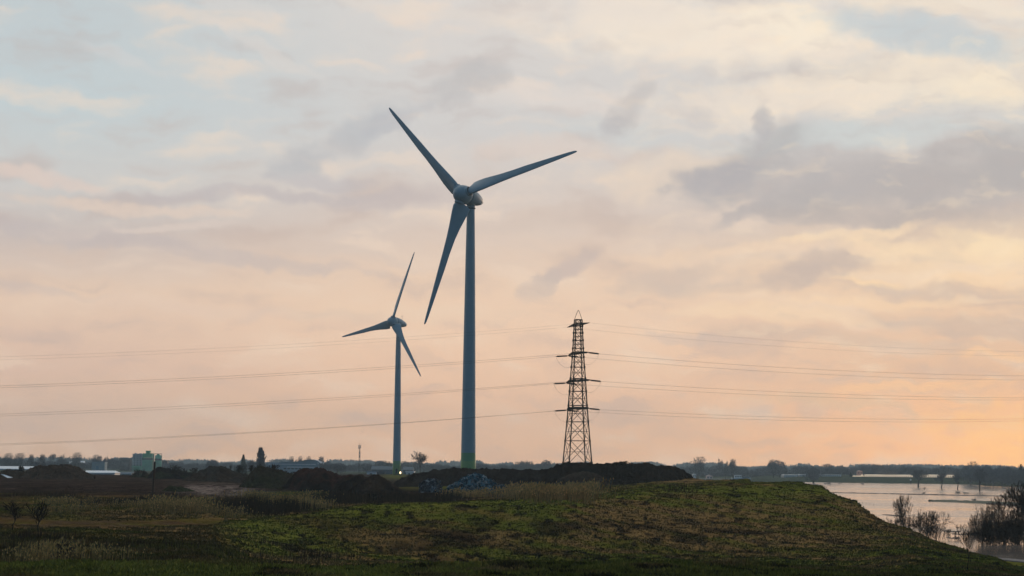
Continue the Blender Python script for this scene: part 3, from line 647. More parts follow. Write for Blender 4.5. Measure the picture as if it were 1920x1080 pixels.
for zi, s, tip in TIPS:
    ends = []
    for di, dr_ in ((0, LDIR), (1, RDIR)):
        st_ = tip.copy()
        if zi > 0:
            mb = MB(); a_ = tip + (0, 0, -.15); b_ = tip + dr_ * 3.1 + (0, 0, -.35)
            for o_ in (-.07, .07):
                off = np.array([0, 0, o_])
                mb.tube(a_ + off, b_ + off, .05)
                for k in range(20):
                    c0 = a_ + (b_ - a_) * (.1 + .82 * k / 20) + off; mb.tube(c0, c0 + (b_ - a_) * .034, .13, .11, 8)
            mb.build('insulator', m_ins, pyl); st_ = b_; ends.append(b_)
        P0_ = st_ + (PX, PD, PZ0); pts = WIRE[(zi, s)][di]; ks = []; hs = []
        for (qx, qy) in pts:
            d_ = unp(qx, qy, 1.0) - CAM                     # where the wire's vertical plane crosses the ray
            A_ = np.array([[d_[0], -dr_[0]], [d_[1], -dr_[1]]]); sol = np.linalg.solve(A_, P0_[:2] - CAM[:2])
            ks.append(sol[1]); hs.append(12 + d_[2] * sol[0])
        co = np.polyfit([0] + ks, [P0_[2]] + hs, 2); mb = MB(); T_ = np.linspace(0, ks[1] * 1.35, 60); pr = None; rr = .022 if zi else .013
        for tt in T_:
            p = np.array([P0_[0] + dr_[0] * tt, P0_[1] + dr_[1] * tt, np.polyval(co, tt)]) if tt > 0 else P0_
            if pr is not None: mb.tube(pr, p, rr, n=4, cap=False)
            pr = p
        cb = mb.build('power_cable', m_cable)
        side = ('left', 'right')[di]; nr = 'nearer' if s > 0 else 'farther'; vis = 'upper' if s > 0 else 'lower'
        tag(cb, f'{vis} cable of the {TN[zi]} pair running {side} from the pylon', 'power cable', 'cables strung from the pylon')
    if zi > 0:
        mb = MB(); a_, b_ = ends; pr = None
        for k in range(17):
            q = k / 16; p = a_ * (1 - q) + b_ * q + np.array([0, 0, -2.7 * (1 - (2 * q - 1) ** 2) ** .8])
            if pr is not None: mb.tube(pr, p, .022, n=4, cap=False)
            pr = p
        mb.build('jumper_loop', m_cable, pyl)

# ------------------------------------------------------------------ heaps of soil and rubble
def heap(name, prof, D, W, label, cat, col, col2, nz=.35, seed=0, rough_scale=1., parent=None, group=None, front=.5, basey=None):
    """prof: list of (px, py) along the crest; the heap is a real mound W deep centred on depth D"""
    P = np.array(prof, float); px = np.arange(P[0, 0], P[-1, 0] + .01, 1.0 if D < 700 else 1.5)
    py = np.interp(px, P[:, 0], P[:, 1]); k = np.ones(5) / 5; py = np.convolve(np.pad(py, 2, 'edge'), k, 'valid')
    top = np.array([unp(a, b, D) for a, b in zip(px, py)]); nv = 84; vv = np.linspace(-1, 1, nv)
    X = np.repeat(top[None, :, 0], nv, 0); tz = np.repeat(top[None, :, 2], nv, 0)
    Vv = np.repeat(vv[:, None], len(px), 1); base = ground_z(X, D + Vv * W) - .35; b0 = base
    e = (np.arange(len(px)) / (len(px) - 1)); ends = np.minimum(e, 1 - e) * (px[-1] - px[0]) / F * D
    wloc = W * np.clip(np.sqrt(np.clip(ends / (W * .8), 0.02, 1)), .12, 1)
    Y = D + Vv * wloc[None, :] + W * .15 * (fbm(X / 6, X * 0, 3, seed) - .5)
    b0 = ground_z(X, Y) - .35
    cs = np.clip(1 - np.abs(Vv) ** 1.5, 0, 1) ** .95; hgt = np.maximum(tz - b0, .05)
    Zm = b0 + hgt * cs
    nn = (fbm(X / 3.0, Y / 3.0, 5, seed + 5, .6) - .5) * 2; n2_ = (fbm(X / .9, Y / .9, 3, seed + 9, .6) - .5) * 2
    Zm = Zm + (nn * nz * 2.3 + n2_ * nz * 1.5) * np.clip(hgt / 1.5, .1, 1) * np.clip(cs * 2.5, 0, 1)
    col = np.array(col); col2 = np.array(col2); q = sstep(.35, .65, fbm(X / 4, Y / 3, 4, seed + 40)); tint = (col + (col2 - col) * q[..., None]) * (.6 + .8 * fbm(X / .7, Y / .7, 3, seed + 60)[..., None])
    id_ = np.arange(nv * len(px)).reshape(nv, -1); f_ = np.stack([id_[:-1, :-1], id_[:-1, 1:], id_[1:, 1:], id_[1:, :-1]], -1).reshape(-1, 4)
    cx_ = float(X.mean()); zb = float(b0.min())
    o = mesh(name, np.stack([X - cx_, Y - D, Zm - zb], -1).reshape(-1, 3), f_, m_heap, smooth=True, tint=tint.reshape(-1, 3), loc=(cx_, D, zb) if parent is None else None)
    if parent is None: tag(o, label, cat, group)
    else: o.parent = parent; o.location = (cx_ - parent.location[0], D - parent.location[1], zb - parent.location[2])
    o['cx'] = cx_; del o['cx']
    return o, (X, Y, Zm)
m_heap = attr_mat('tipped_soil', .97, 1.0, 2.2)
DK = (.016, .010, .008); DB = (.042, .027, .018); RB = (.050, .022, .017); GB = (.050, .034, .022); GR = (.030, .032, .014)
S = 'soil heap'; GH = 'heaps of tipped soil on the waste ground'
heap('soil_heap', [(-60, 893), (-30, 885), (0, 883), (25, 880), (45, 883), (62, 889), (75, 895)], 600, 7, 'low dark brown soil heap at the left edge, beside the pale leaning sheet', S, DB, GB, .25, 1, group=GH)
heap('soil_heap', [(35, 893), (48, 884), (60, 875), (75, 872.5), (88, 874), (100, 872.5), (110, 874.5), (122, 872), (138, 874), (150, 879), (162, 886), (178, 893)], 560, 9, 'brown three humped soil heap left of the green factory', S, (.046, .029, .020), (.066, .043, .029), .3, 2, group=GH)
heap('soil_heap', [(237, 896), (250, 888), (262, 883), (272, 886), (285, 893), (296, 897)], 640, 6, 'small dark soil heap in front of the green factory', S, GR, DB, .25, 3, group=GH)
heap('soil_heap', [(270, 898), (282, 886), (292, 877), (302, 875), (312, 878), (330, 881), (352, 884), (378, 888), (395, 899)], 600, 8, 'long dark overgrown soil heap right of the green factory', S, GR, DK, .3, 4, group=GH)
heap('soil_heap', [(340, 902), (360, 892), (380, 883), (395, 876), (402, 878), (412, 874), (425, 878), (438, 884), (455, 889), (475, 893), (495, 903)], 540, 10, 'double peaked grey brown soil heap behind the worn track', S, DB, (.045, .037, .030), .3, 5, group=GH)
heap('soil_heap', [(296, 926), (308, 917), (320, 911), (338, 911), (352, 915), (368, 921), (382, 926)], 395, 5, 'small black soil heap out on the bare ground in front of the track', S, DK, GR, .2, 6, group=GH)
heap('soil_heap', [(430, 927), (450, 912), (462, 898), (472, 884), (485, 878), (500, 879), (520, 884), (545, 890), (570, 899), (592, 914), (610, 926)], 450, 10, 'soil heap overgrown with weeds below the tall poplar', S, (.034, .033, .016), (.040, .030, .020), .4, 7, group=GH)
heap('soil_heap', [(530, 912), (545, 897), (556, 884), (568, 880), (578, 881), (585, 883), (595, 879), (605, 880), (618, 885), (632, 892), (650, 896), (668, 898), (690, 910)], 440, 9, 'reddish brown soil heap below the curved roof hall', S, RB, DK, .4, 8, group=GH)
heap('soil_heap', [(600, 938), (620, 922), (630, 908), (645, 899), (658, 893), (672, 890), (684, 895), (700, 893), (715, 896), (730, 904), (745, 914), (765, 924), (790, 936)], 400, 9, 'dark lumpy soil heap nearest the grassy mound', S, DK, DB, .35, 9, group=GH)
heap('soil_heap', [(725, 916), (742, 904), (760, 895), (775, 888.5), (800, 887), (815, 881), (835, 881.5), (848, 878.5), (868, 880), (900, 880), (940, 880.5), (985, 879), (1025, 880), (1060, 879), (1095, 884), (1140, 905), (1165, 916)], 500, 12, 'very long low black soil heap in front of the large turbine', S, DK, (.028, .022, .018), .3, 10, group=GH)
heap('soil_heap', [(1000, 919), (1015, 900), (1030, 877), (1045, 873), (1075, 869.5), (1100, 867.5), (1130, 869.5), (1160, 867), (1175, 868), (1190, 866.5), (1205, 867), (1215, 869.5), (1235, 871), (1252, 873.5), (1262, 879), (1280, 883), (1292, 890), (1303, 899), (1315, 912)], 480, 13, 'tallest black soil heap with a flat top in front of the pylon', S, (.012, .008, .006), (.022, .014, .010), .4, 11, group=GH)
heap('soil_heap', [(1030, 919), (1046, 900), (1062, 890), (1080, 886), (1098, 885.5), (1115, 890), (1130, 899), (1145, 909), (1162, 919)], 445, 7, 'brown soil heap leaning against the tallest black heap', S, DB, (.048, .036, .027), .25, 12, group=GH)

m_chunk = attr_mat('broken_rubble', .75)
def rubble(prof, D, W, label, ncol, seed, nch, sz):
    cx = unp((prof[0][0] + prof[-1][0]) / 2, 900, D); root = empty('rubble_heap', (cx[0], D, gz1(cx[0], D))); tag(root, label, 'rubble heap', 'heaps of blue grey rubble')
    o, (X, Y, Zm) = heap('rubble_core', prof, D, W, None, None, (.05, .06, .07), (.09, .10, .11), .15, seed, parent=root)
    r = np.random.default_rng(seed); V = []; Fc = []; T = []
    for i in range(nch):
        a = r.integers(4, X.shape[0] - 6); b = r.integers(1, X.shape[1] - 1); p = np.array([X[a, b], Y[a, b], Zm[a, b] + .05]) - np.array(root.location)
        s = sz * r.uniform(.5, 1.6) * np.array([r.uniform(.8, 2.2), r.uniform(.5, 1.2), r.uniform(.15, .6)])
        q = r.normal(size=4); q /= np.linalg.norm(q); w0, x0, y0, z0 = q
        Rm = np.array([[1 - 2 * (y0 * y0 + z0 * z0), 2 * (x0 * y0 - z0 * w0), 2 * (x0 * z0 + y0 * w0)], [2 * (x0 * y0 + z0 * w0), 1 - 2 * (x0 * x0 + z0 * z0), 2 * (y0 * z0 - x0 * w0)], [2 * (x0 * z0 - y0 * w0), 2 * (y0 * z0 + x0 * w0), 1 - 2 * (x0 * x0 + y0 * y0)]])
        c8 = np.array([(x, y, z) for z in (-1, 1) for y in (-1, 1) for x in (-1, 1)], float) * s * r.uniform(.75, 1.2, (8, 3)) * .5
        base = len(V); V += list(c8 @ Rm.T + p); Fc += [tuple(j + base for j in f_) for f_ in [(0, 2, 3, 1), (4, 5, 7, 6), (0, 1, 5, 4), (2, 6, 7, 3), (0, 4, 6, 2), (1, 3, 7, 5)]]
        u_ = (b / X.shape[1]); cc_ = np.array(ncol[r.integers(0, 3)]) if (u_ < .78 or r.random() < .2) else np.array((.13, .12, .11))
        T += [cc_ * r.uniform(.4, 1.6)] * 8
    tag(mesh('rubble', np.array(V), Fc, m_chunk, root, tint=np.array(T)), kind='stuff')
rubble([(842, 920), (852, 911), (862, 903), (875, 897), (888, 893.5), (898, 894), (908, 898), (920, 904), (932, 911), (948, 919)], 385, 5, 'larger heap of blue grey broken rubble beside the reeds', [(.03, .08, .11), (.06, .13, .17), (.17, .20, .22)], 21, 1500, .42)
rubble([(786, 914), (795, 905), (803, 900), (815, 899), (823, 904), (828, 913)], 420, 3, 'smaller heap of blue grey rubble against the black soil heap', [(.035, .05, .07), (.06, .08, .10), (.14, .16, .18)], 22, 260, .34)

# ------------------------------------------------------------------ trees
m_bark = mat('bark', (.060, .047, .038), .9, spec=0, var=.3, scale=3)
m_twig = mat('hazed_winter_twigs', (.15, .155, .17), .9, spec=0, var=.3, scale=.6)  # pale bluish tone: part of the distance haze is put into the colour
m_brush = mat('brown_twigs', (.050, .034, .026), .9, spec=0, var=.3, scale=.6)
m_ever = mat('evergreen_foliage', (.028, .040, .026), .9, spec=0, var=.4, scale=.8)
def rot_about(v, ax, a):
    ax = ax / np.linalg.norm(ax); return v * math.cos(a) + np.cross(ax, v) * math.sin(a) + ax * (ax @ v) * (1 - math.cos(a))
def segs_mesh(name, segs, m, parent, n=3):
    if not segs: return
    A = np.array([s[0] for s in segs]); B = np.array([s[1] for s in segs]); r0 = np.array([s[2] for s in segs])[:, None]; r1 = np.array([s[3] for s in segs])[:, None]
    d = B - A; d /= np.linalg.norm(d, axis=1, keepdims=True) + 1e-9; ref = np.where(np.abs(d[:, 2:3]) < .9, np.array([[0, 0, 1.]]), np.array([[1., 0, 0]])); a = np.cross(d, ref); a /= np.linalg.norm(a, axis=1, keepdims=True); b = np.cross(d, a)
    rings = []
    for P_, r in ((A, r0), (B, r1)):
        for i in range(n): t = 2 * math.pi * i / n; rings.append(P_ + r * (math.cos(t) * a + math.sin(t) * b))
    V = np.stack(rings, 1).reshape(-1, 3); k = np.arange(len(segs))[:, None, None] * 2 * n; q = np.array([[i, (i + 1) % n, n + (i + 1) % n, n + i] for i in range(n)])[None]
    return mesh(name, V, (k + q).reshape(-1, 4), m, parent)
def bare_tree(name, H, seed, spread=.55, trunk=.28, levels=5, kids=3, twr=.022, r0=None, shape='round', stems=1, upward=.25, wig=.12, under=0, mt=None):
    r = random.Random(seed); nr = np.random.default_rng(seed); big = []; small = []; tips = []
    def grow(p, d, L, rad_, lv):
        nseg = 3 if lv < 3 else 2
        for i in range(nseg):
            d = d + nr.normal(0, wig, 3); d[2] += upward * .12; d /= np.linalg.norm(d); q = p + d * L / nseg; ra = rad_ * (1 - i / nseg * .35); rb = rad_ * (1 - (i + 1) / nseg * .35)
            (big if lv < 2 else small).append((p, q, ra, rb)); p = q
            if lv > 0 and i < nseg - 1 and lv < levels and r.random() < .75:
                ax = np.cross(d, nr.normal(size=3)); nd_ = rot_about(d, ax, spread * r.uniform(.7, 1.35)); grow(p, nd_, L * r.uniform(.45, .65), rb * .5, lv + 1)
        if lv < levels:
            for k in range(kids if lv else kids + 2):
                ax = np.cross(d, nr.normal(size=3)); nd_ = rot_about(d, ax, spread * r.uniform(.45, 1.25)); nd_[2] += upward * .3; nd_ /= np.linalg.norm(nd_)
                grow(p, nd_, L * r.uniform(.62, .82), max(twr, rb * .62), lv + 1)
        else: tips.append(p)
    root = empty(name, (0, 0, 0))
    for s_ in range(stems):
        d = np.array([nr.normal(0, .06 if stems == 1 else .38), nr.normal(0, .06 if stems == 1 else .38), 1.]); d /= np.linalg.norm(d)
        grow(np.array([nr.normal(0, H * .09) * (stems > 1), nr.normal(0, H * .09) * (stems > 1), 0.]), d, H * trunk, (r0 or H * .022) * (1 if stems == 1 else .45), 0 if stems == 1 else 1)
    for u_ in range(under):
        d = np.array([nr.normal(0, .5), nr.normal(0, .5), 1.]); d /= np.linalg.norm(d); a_ = H * .19
        grow(np.array([nr.normal(0, a_), nr.normal(0, a_), 0.]), d, H * r.uniform(.10, .18), twr * 1.5, levels - 2)
    zmax = max(s_[1][2] for s_ in big + small); k = H / zmax
    cen = np.mean([s_[1] for s_ in small], 0) if stems == 1 else np.zeros(3); sh = lambda p: np.array([p[0] - cen[0] * min(1, p[2] / max(cen[2], .1)), p[1] - cen[1] * min(1, p[2] / max(cen[2], .1)), p[2]])
    big = [(sh(a), sh(b), c, e) for a, b, c, e in big]; small = [(sh(a), sh(b), c, e) for a, b, c, e in small]
    big = [(a * k, b * k, c, e) for a, b, c, e in big]; small = [(a * k, b * k, max(c, twr), max(e, twr * .7)) for a, b, c, e in small]
    if big: segs_mesh('trunk', big, m_bark, root, 5)
    segs_mesh('branches', small, mt or m_twig, root, 3)
    return root
def mass_tree(name, H, Wd, seed, n_=1500, leaf=.55, m=None, kind='round', base=.12):
    """a dense far tree: trunk and a crown of many twig clumps filling an uneven volume"""
    r = np.random.default_rng(seed); root = empty(name, (0, 0, 0)); nb = 9 if kind != 'cone' else 1
    if kind == 'round': cs = [(r.normal(0, Wd * .2), r.normal(0, Wd * .2), H * r.uniform(.38, .80), Wd * r.uniform(.17, .32)) for _ in range(nb)]
    elif kind == 'column': cs = [(r.normal(0, Wd * .07), r.normal(0, Wd * .07), H * (k + 1.) / 11, Wd * (.5 if k < 8 else .5 - .13 * (k - 7))) for k in range(10)]
    elif kind == 'cone': cs = [(0, 0, H * (k + 1.) / 12, Wd * .5 * (1 - k / 11.5)) for k in range(11)]
    P_ = []
    for i in range(n_):
        c = cs[r.integers(0, len(cs))]; v = r.normal(size=3); v /= np.linalg.norm(v); v *= c[3] * r.random() ** .33 * 1.05; P_.append((c[0] + v[0], c[1] + v[1], min(H, max(H * base, c[2] + v[2] * (1 if kind == 'round' else .9)))))
    P_ = np.array(P_); m_ = len(P_); up = r.normal(0, .5, (m_, 3)) + (0, 0, .9) + (P_ - P_.mean(0)) / Wd; up /= np.linalg.norm(up, axis=1, keepdims=True)
    sd_ = np.cross(up, r.normal(size=(m_, 3))); sd_ /= np.linalg.norm(sd_, axis=1, keepdims=True); L = leaf * r.uniform(.6, 1.6, (m_, 1)); wv = L * r.uniform(.10, .34, (m_, 1))
    V = np.stack([P_ - sd_ * wv - up * L, P_ + sd_ * wv - up * L * .8, P_ + sd_ * wv * .3 + up * L, P_ - sd_ * wv * .3 + up * L * .9], 1).reshape(-1, 3)
    mesh('crown', V, np.arange(4 * m_).reshape(-1, 4), m or m_twig, root)
    sg = [(np.array([0, 0, -.3]), np.array([0, 0, H * .5]), H * .022, H * .014)]
    for k in range(6):
        c = cs[min(k, len(cs) - 1)]; sg.append((np.array([0, 0, H * .22]), np.array([c[0], c[1], c[2]]), H * .01, H * .004))
    segs_mesh('trunk', sg, m_bark, root, 5); return root
def put(proto, used, px, base_d, zb, scale, label, cat='tree', group=None, rz=None, name=None):
    o = proto if not used else copy_tree(proto)
    x = unp(px, 880, base_d)[0]; o.location = (x, base_d, zb); o.scale = scale if isinstance(scale, tuple) else (scale,) * 3
    o.rotation_euler = (0, 0, (px * 1.7) % 6.28 if rz is None else rz)
    for k in ('group',):
        if k in o: del o[k]
    tag(o, label, cat, group); return o
ORD = 'first second third fourth fifth sixth seventh eighth ninth tenth eleventh twelfth thirteenth fourteenth fifteenth sixteenth seventeenth eighteenth nineteenth twentieth'.split()
ORD += ['twenty-' + o_ for o_ in ORD[:9]] + ['thirtieth'] + ['thirty-' + o_ for o_ in ORD[:9]]
ROWS = []
def row_tree(rowname, px, *a, **k):
    o = far_tree(px, *a, rowname, **k); ROWS.append((rowname, px, o))
def name_rows():
    for rn in {q[0] for q in ROWS}:
        for i_, (_, _, o) in enumerate(sorted((q for q in ROWS if q[0] == rn), key=lambda q: q[1])): o['label'] = rn.replace('#', ORD[i_]); o['group'] = GL
class Proto:
    def __init__(s, fn, *a, **k): s.fn = fn; s.a = a; s.k = k; s.o = None; s.w = None; s.used = False
    def width(s):
        if s.o is None: s.o = s.fn(*s.a, **s.k)
        if s.w is None: q = [v.co[0] for c_ in s.o.children for v in c_.data.vertices]; s.w = float(np.percentile(q, 98.5) - np.percentile(q, 1.5)) * 1.02
        return s.w
    def put(s, *a, **k):
        s.width(); u_ = s.used; s.used = True
        return put(s.o, u_, *a, **k)
def ht(pxtop, D): return unp(960, pxtop, D)[2]
RB1, RB2, RB3 = (Proto(mass_tree, 'bare_tree', 12, 11, 300 + i, 2000, .42, base=.28) for i in range(3))
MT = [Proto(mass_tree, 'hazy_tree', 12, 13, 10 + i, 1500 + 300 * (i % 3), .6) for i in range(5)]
EV = Proto(mass_tree, 'conifer', 12, 5, 31, 1500, .5, m=m_ever, kind='cone', base=.03)
PO = Proto(mass_tree, 'poplar', 12, 3.2, 32, 1900, .5, kind='column', base=.05)
rr = random.Random(5)
# (px centre, py top, width px, D, proto index, base z)
def far_tree(px, ytop, wpx, D, P_, label, cat='tree', group=None, zb=None, name=None):
    zb = max(gz1(unp(px, 880, D)[0], D), 0) if zb is None else zb
    top = unp(px, ytop, D)[2]; H = max(2.5, top - zb); W_ = wpx / F * D; bw = P_.width()
    k_ = W_ / bw; return P_.put(px, D, zb - .1, (k_, k_, H / 12), label, cat, group, rz=0.0)
GL = 'hazy trees along the skyline'
lab_left = '# hazy bluish tree from the left in the row left of the green factory'
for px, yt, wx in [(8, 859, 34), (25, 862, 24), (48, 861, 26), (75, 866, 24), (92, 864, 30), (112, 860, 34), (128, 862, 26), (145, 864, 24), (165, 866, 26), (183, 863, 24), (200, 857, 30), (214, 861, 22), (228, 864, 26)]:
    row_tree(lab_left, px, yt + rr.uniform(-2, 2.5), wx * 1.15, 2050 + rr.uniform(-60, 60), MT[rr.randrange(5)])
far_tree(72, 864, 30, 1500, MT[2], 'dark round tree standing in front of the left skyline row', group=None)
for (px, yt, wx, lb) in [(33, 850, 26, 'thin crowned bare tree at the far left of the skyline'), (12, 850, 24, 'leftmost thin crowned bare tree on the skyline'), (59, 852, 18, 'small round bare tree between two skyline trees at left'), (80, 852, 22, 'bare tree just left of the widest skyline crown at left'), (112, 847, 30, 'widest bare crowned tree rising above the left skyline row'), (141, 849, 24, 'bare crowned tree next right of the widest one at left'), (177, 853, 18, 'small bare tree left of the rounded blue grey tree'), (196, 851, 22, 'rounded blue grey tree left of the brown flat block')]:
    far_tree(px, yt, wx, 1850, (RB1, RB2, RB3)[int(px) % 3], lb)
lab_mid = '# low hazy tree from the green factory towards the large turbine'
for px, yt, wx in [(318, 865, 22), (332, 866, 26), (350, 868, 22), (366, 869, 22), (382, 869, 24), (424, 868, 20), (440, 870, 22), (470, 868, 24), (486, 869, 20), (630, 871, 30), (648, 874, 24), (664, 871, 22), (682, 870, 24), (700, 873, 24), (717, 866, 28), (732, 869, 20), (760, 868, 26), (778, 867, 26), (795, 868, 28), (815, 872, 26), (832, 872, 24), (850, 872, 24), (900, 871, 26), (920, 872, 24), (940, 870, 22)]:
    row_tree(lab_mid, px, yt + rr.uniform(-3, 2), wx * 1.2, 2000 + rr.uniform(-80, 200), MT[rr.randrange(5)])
far_tree(401, 862, 26, 1500, MT[0], 'dark rounded tree between the green factory and the pointed conifer')
far_tree(456, 851, 14, 1300, EV, 'pointed dark conifer left of the tall poplar', 'conifer')
far_tree(470, 863, 16, 1350, MT[3], 'small bare tree close to the right of the pointed conifer')
far_tree(489, 838, 16, 1100, PO, 'tall narrow poplar above the weedy soil heap', 'poplar')
for k, px in enumerate((545, 553, 561, 569, 577, 586)):
    far_tree(px, 856 + (k % 2), 12, 2150, RB2 if k % 2 else RB1, ORD[k] + ' slender bare tree from the left behind the curved roof hall', group='bare trees behind the curved roof hall')
far_tree(603, 856, 20, 2150, RB3, 'wide topped bare tree rising at the right end of the curved hall')
far_tree(612, 864, 26, 1450, MT[1], 'dark round tree beside the right end of the curved hall')
far_tree(633, 870, 34, 1400, MT[4], 'dark spreading tree between the curved hall and the telecom mast')
far_tree(690, 872, 20, 1700, MT[2], 'dull green tree at the foot of the telecom mast')
far_tree(788, 844, 26, 1050, Proto(bare_tree, 'bare_tree', 12, 44, spread=.6, trunk=.26, levels=5, kids=3, twr=.05), 'lone bare tree with a heart shaped crown between the two turbines')
lab_c = '# pale hazy skyline tree right of the large turbine'
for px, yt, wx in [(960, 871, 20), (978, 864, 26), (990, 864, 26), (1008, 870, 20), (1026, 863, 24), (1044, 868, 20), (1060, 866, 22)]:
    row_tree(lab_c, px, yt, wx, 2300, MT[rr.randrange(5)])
lab_r = '# bushy hazy tree of the back row right of the tallest black heap'; lab_r2 = '# bushy darker tree of the front row right of the tallest black heap'
for px in range(1285, 1480, 15):
    row_tree(lab_r, px, 876 + rr.uniform(-4, 4), 24, 2200 + rr.uniform(-60, 80), MT[rr.randrange(5)], zb=.5)
    row_tree(lab_r2, px + 6, 884 + rr.uniform(-2, 2), 24, 2120 + rr.uniform(-20, 20), MT[rr.randrange(5)], zb=.5)
far_tree(1309, 857, 32, 1950, RB1, 'bare spreading tree just right of the tallest black heap', zb=.5)
far_tree(1360, 859, 20, 1950, RB2, 'bare tree directly right of the thin skyline mast', zb=.5)
far_tree(1375, 861, 22, 1960, RB3, 'bare tree above the white barge', zb=.5)
far_tree(1450, 862, 30, 1950, RB3, 'bare tree with a low domed crown where the flood water begins', zb=.5)
far_tree(1462, 864, 32, 1980, MT[0], 'rounded hazy tree where the flood water begins', zb=.5)
lab_g = '# tree from the left in the hazy row along the far dike'; lab_b = '# pale tree from the left in the row behind the far dike'
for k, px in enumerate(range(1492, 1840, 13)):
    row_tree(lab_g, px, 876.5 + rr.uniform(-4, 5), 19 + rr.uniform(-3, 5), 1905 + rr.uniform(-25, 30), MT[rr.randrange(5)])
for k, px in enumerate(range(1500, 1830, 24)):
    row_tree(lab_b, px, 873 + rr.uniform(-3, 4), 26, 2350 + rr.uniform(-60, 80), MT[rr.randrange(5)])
far_tree(1595, 885, 5, 1870, EV, 'small dark conifer beside the house on the far dike', 'conifer')
far_tree(1620, 881, 4, 1885, PO, 'small dark poplar right of the house on the far dike', 'poplar')
far_tree(1771, 874, 18, 1880, MT[3], 'dense dark peaked tree above the lit greenhouses')
# wood at the right
lab_w = ('# tree from the left in the back row of the wood across the flood', '# tree from the left in the front row of the wood across the flood')
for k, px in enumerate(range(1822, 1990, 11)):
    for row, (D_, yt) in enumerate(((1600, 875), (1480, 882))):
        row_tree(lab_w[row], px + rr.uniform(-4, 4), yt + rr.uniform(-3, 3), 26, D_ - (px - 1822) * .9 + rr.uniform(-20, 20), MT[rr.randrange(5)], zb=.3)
far_tree(1822, 866, 27, 1640, RB1, 'bare broad tree rising above the wood across the flood'); far_tree(1816, 870, 22, 1640, MT[1], 'hazy tree beneath the broad bare one at the edge of the wood')
far_tree(1914, 869, 14, 1450, EV, 'dark conifer top rising from the wood at the right edge', 'conifer')
name_rows()
# trees standing in the flood water
FT = [Proto(bare_tree, 'bare_tree', 12, 50 + i, spread=.6, trunk=.24, levels=5, kids=3, twr=.085, r0=.5) for i in range(3)]
for i, (px, yb, yt, wx, lb) in enumerate([(1525, 905.5, 874, 28, 'dark round crowned tree standing in water at the end of the mound'), (1722, 912.5, 879, 23, 'broad bare tree in the flood water, first right of the marker post'), (1765, 915, 885, 18, 'smaller bare tree in the flood water, second of the four'), (1795, 917, 884, 18, 'leaning bare tree in the flood water, third of the four'), (1837, 920.5, 876, 20, 'tall bare tree in the flood water in front of the wood')]):
    D_ = 12 / (yb - (870 + (px - 957) * .0088)) * F
    P_ = FT[i % 3]; o = far_tree(px, yt, wx * 1.1, D_, P_, lb, group=None, zb=0.)
m0 = far_tree(1525, 875, 28, 1590, MT[1], 'dense dark crowned tree close behind the one at the end of the mound', zb=0)
# nearer shrubs standing in the shallows, right
def near(px, yb, D_, H, protoargs, label, name='bare_shrub', cat='shrub', wx=None, rz=0.):
    o = bare_tree(name, H, mt=m_brush, under=(60 if protoargs.get('stems', 1) > 3 and H > 3 else 6 if H > 2.2 and px > 1600 and px != 1813 else 0), **protoargs); x = unp(px, yb, D_)[0]; zg = max(-.3, gz1(x, D_) - .1)
    o.location = (x, D_, zg); o.rotation_euler = (0, 0, rz); tag(o, label, cat)
    if wx:
        bb = [v for c_ in o.children for v in np.array([q.co[0] for q in c_.data.vertices])]; w_ = np.percentile(bb, 98) - np.percentile(bb, 2); k = wx / F * D_ / w_; o.scale = (k, k, 1)
    return o
near(1700, 988, 425, 7.6, dict(seed=61, spread=.42, trunk=.26, levels=5, kids=3, twr=.021, stems=5, upward=.3), 'tall bare many stemmed shrub standing at the waterline below the mound', 'bare_shrub', 'shrub', 46)
near(1744, 1006, 378, 5.4, dict(seed=62, spread=.6, trunk=.2, levels=5, kids=3, twr=.02, stems=9, upward=.12), 'dense low spreading bare shrub right of the tall many stemmed one', 'bare_shrub', 'shrub', 60)
near(1680, 985, 432, 2.6, dict(seed=63, spread=.5, trunk=.25, levels=4, kids=3, twr=.02, stems=4), 'small scrubby shrub on the slope left of the tall shrub', 'bare_shrub', 'shrub', 22)
near(1802, 1000, 400, 2.4, dict(seed=64, spread=.5, trunk=.25, levels=4, kids=3, twr=.018, stems=4), 'small bare shrub in the water, left of two', 'bare_shrub', 'shrub', 26)
near(1823, 1001, 396, 3.2, dict(seed=65, spread=.42, trunk=.3, levels=4, kids=3, twr=.02, stems=4), 'upright small bare shrub in the water, right of two', 'bare_shrub', 'shrub', 22)
near(1777, 996, 410, 1.2, dict(seed=66, spread=.5, trunk=.3, levels=3, kids=3, twr=.018, stems=5), 'tiny leafless bush in the water between the shrubs', 'bare_shrub', 'shrub', 14)
for i, (px, H, wx, st_, lb) in enumerate([(1846, 6.8, 44, 8, 'bushy thicket shrub at the left side of the dark thicket'), (1868, 7.6, 40, 9, 'dense dark thicket shrub left of the tall forked tree'), (1905, 6.0, 56, 9, 'dense dark thicket shrub around the trunks at the right edge'), (1935, 6.4, 60, 9, 'dark thicket shrub cut by the right edge'), (1856, 4.2, 44, 8, 'low dark thicket shrub nearest the water at right'), (1890, 4.6, 60, 10, 'lowest dark tangled shrub below the tall forked trees')]):
    near(px, 1020, 352 + 3 * i - (12 if i > 3 else 0), H, dict(seed=70 + i, spread=.5, trunk=.17, levels=5, kids=3, twr=.023, stems=st_ + 1, upward=.2), lb, 'bare_shrub', 'shrub', wx)
near(1908, 1020, 360, 10.4, dict(seed=81, spread=.5, trunk=.34, levels=5, kids=3, twr=.03, r0=.26, upward=.3), 'tall dark bare tree rising from the thicket at the right edge', 'bare_tree', 'tree', 46)
near(1882, 1020, 358, 8.9, dict(seed=82, spread=.55, trunk=.42, levels=4, kids=3, twr=.03, r0=.22, upward=.3), 'forked bare tree with a broad top left of the tallest one', 'bare_tree', 'tree', 50)
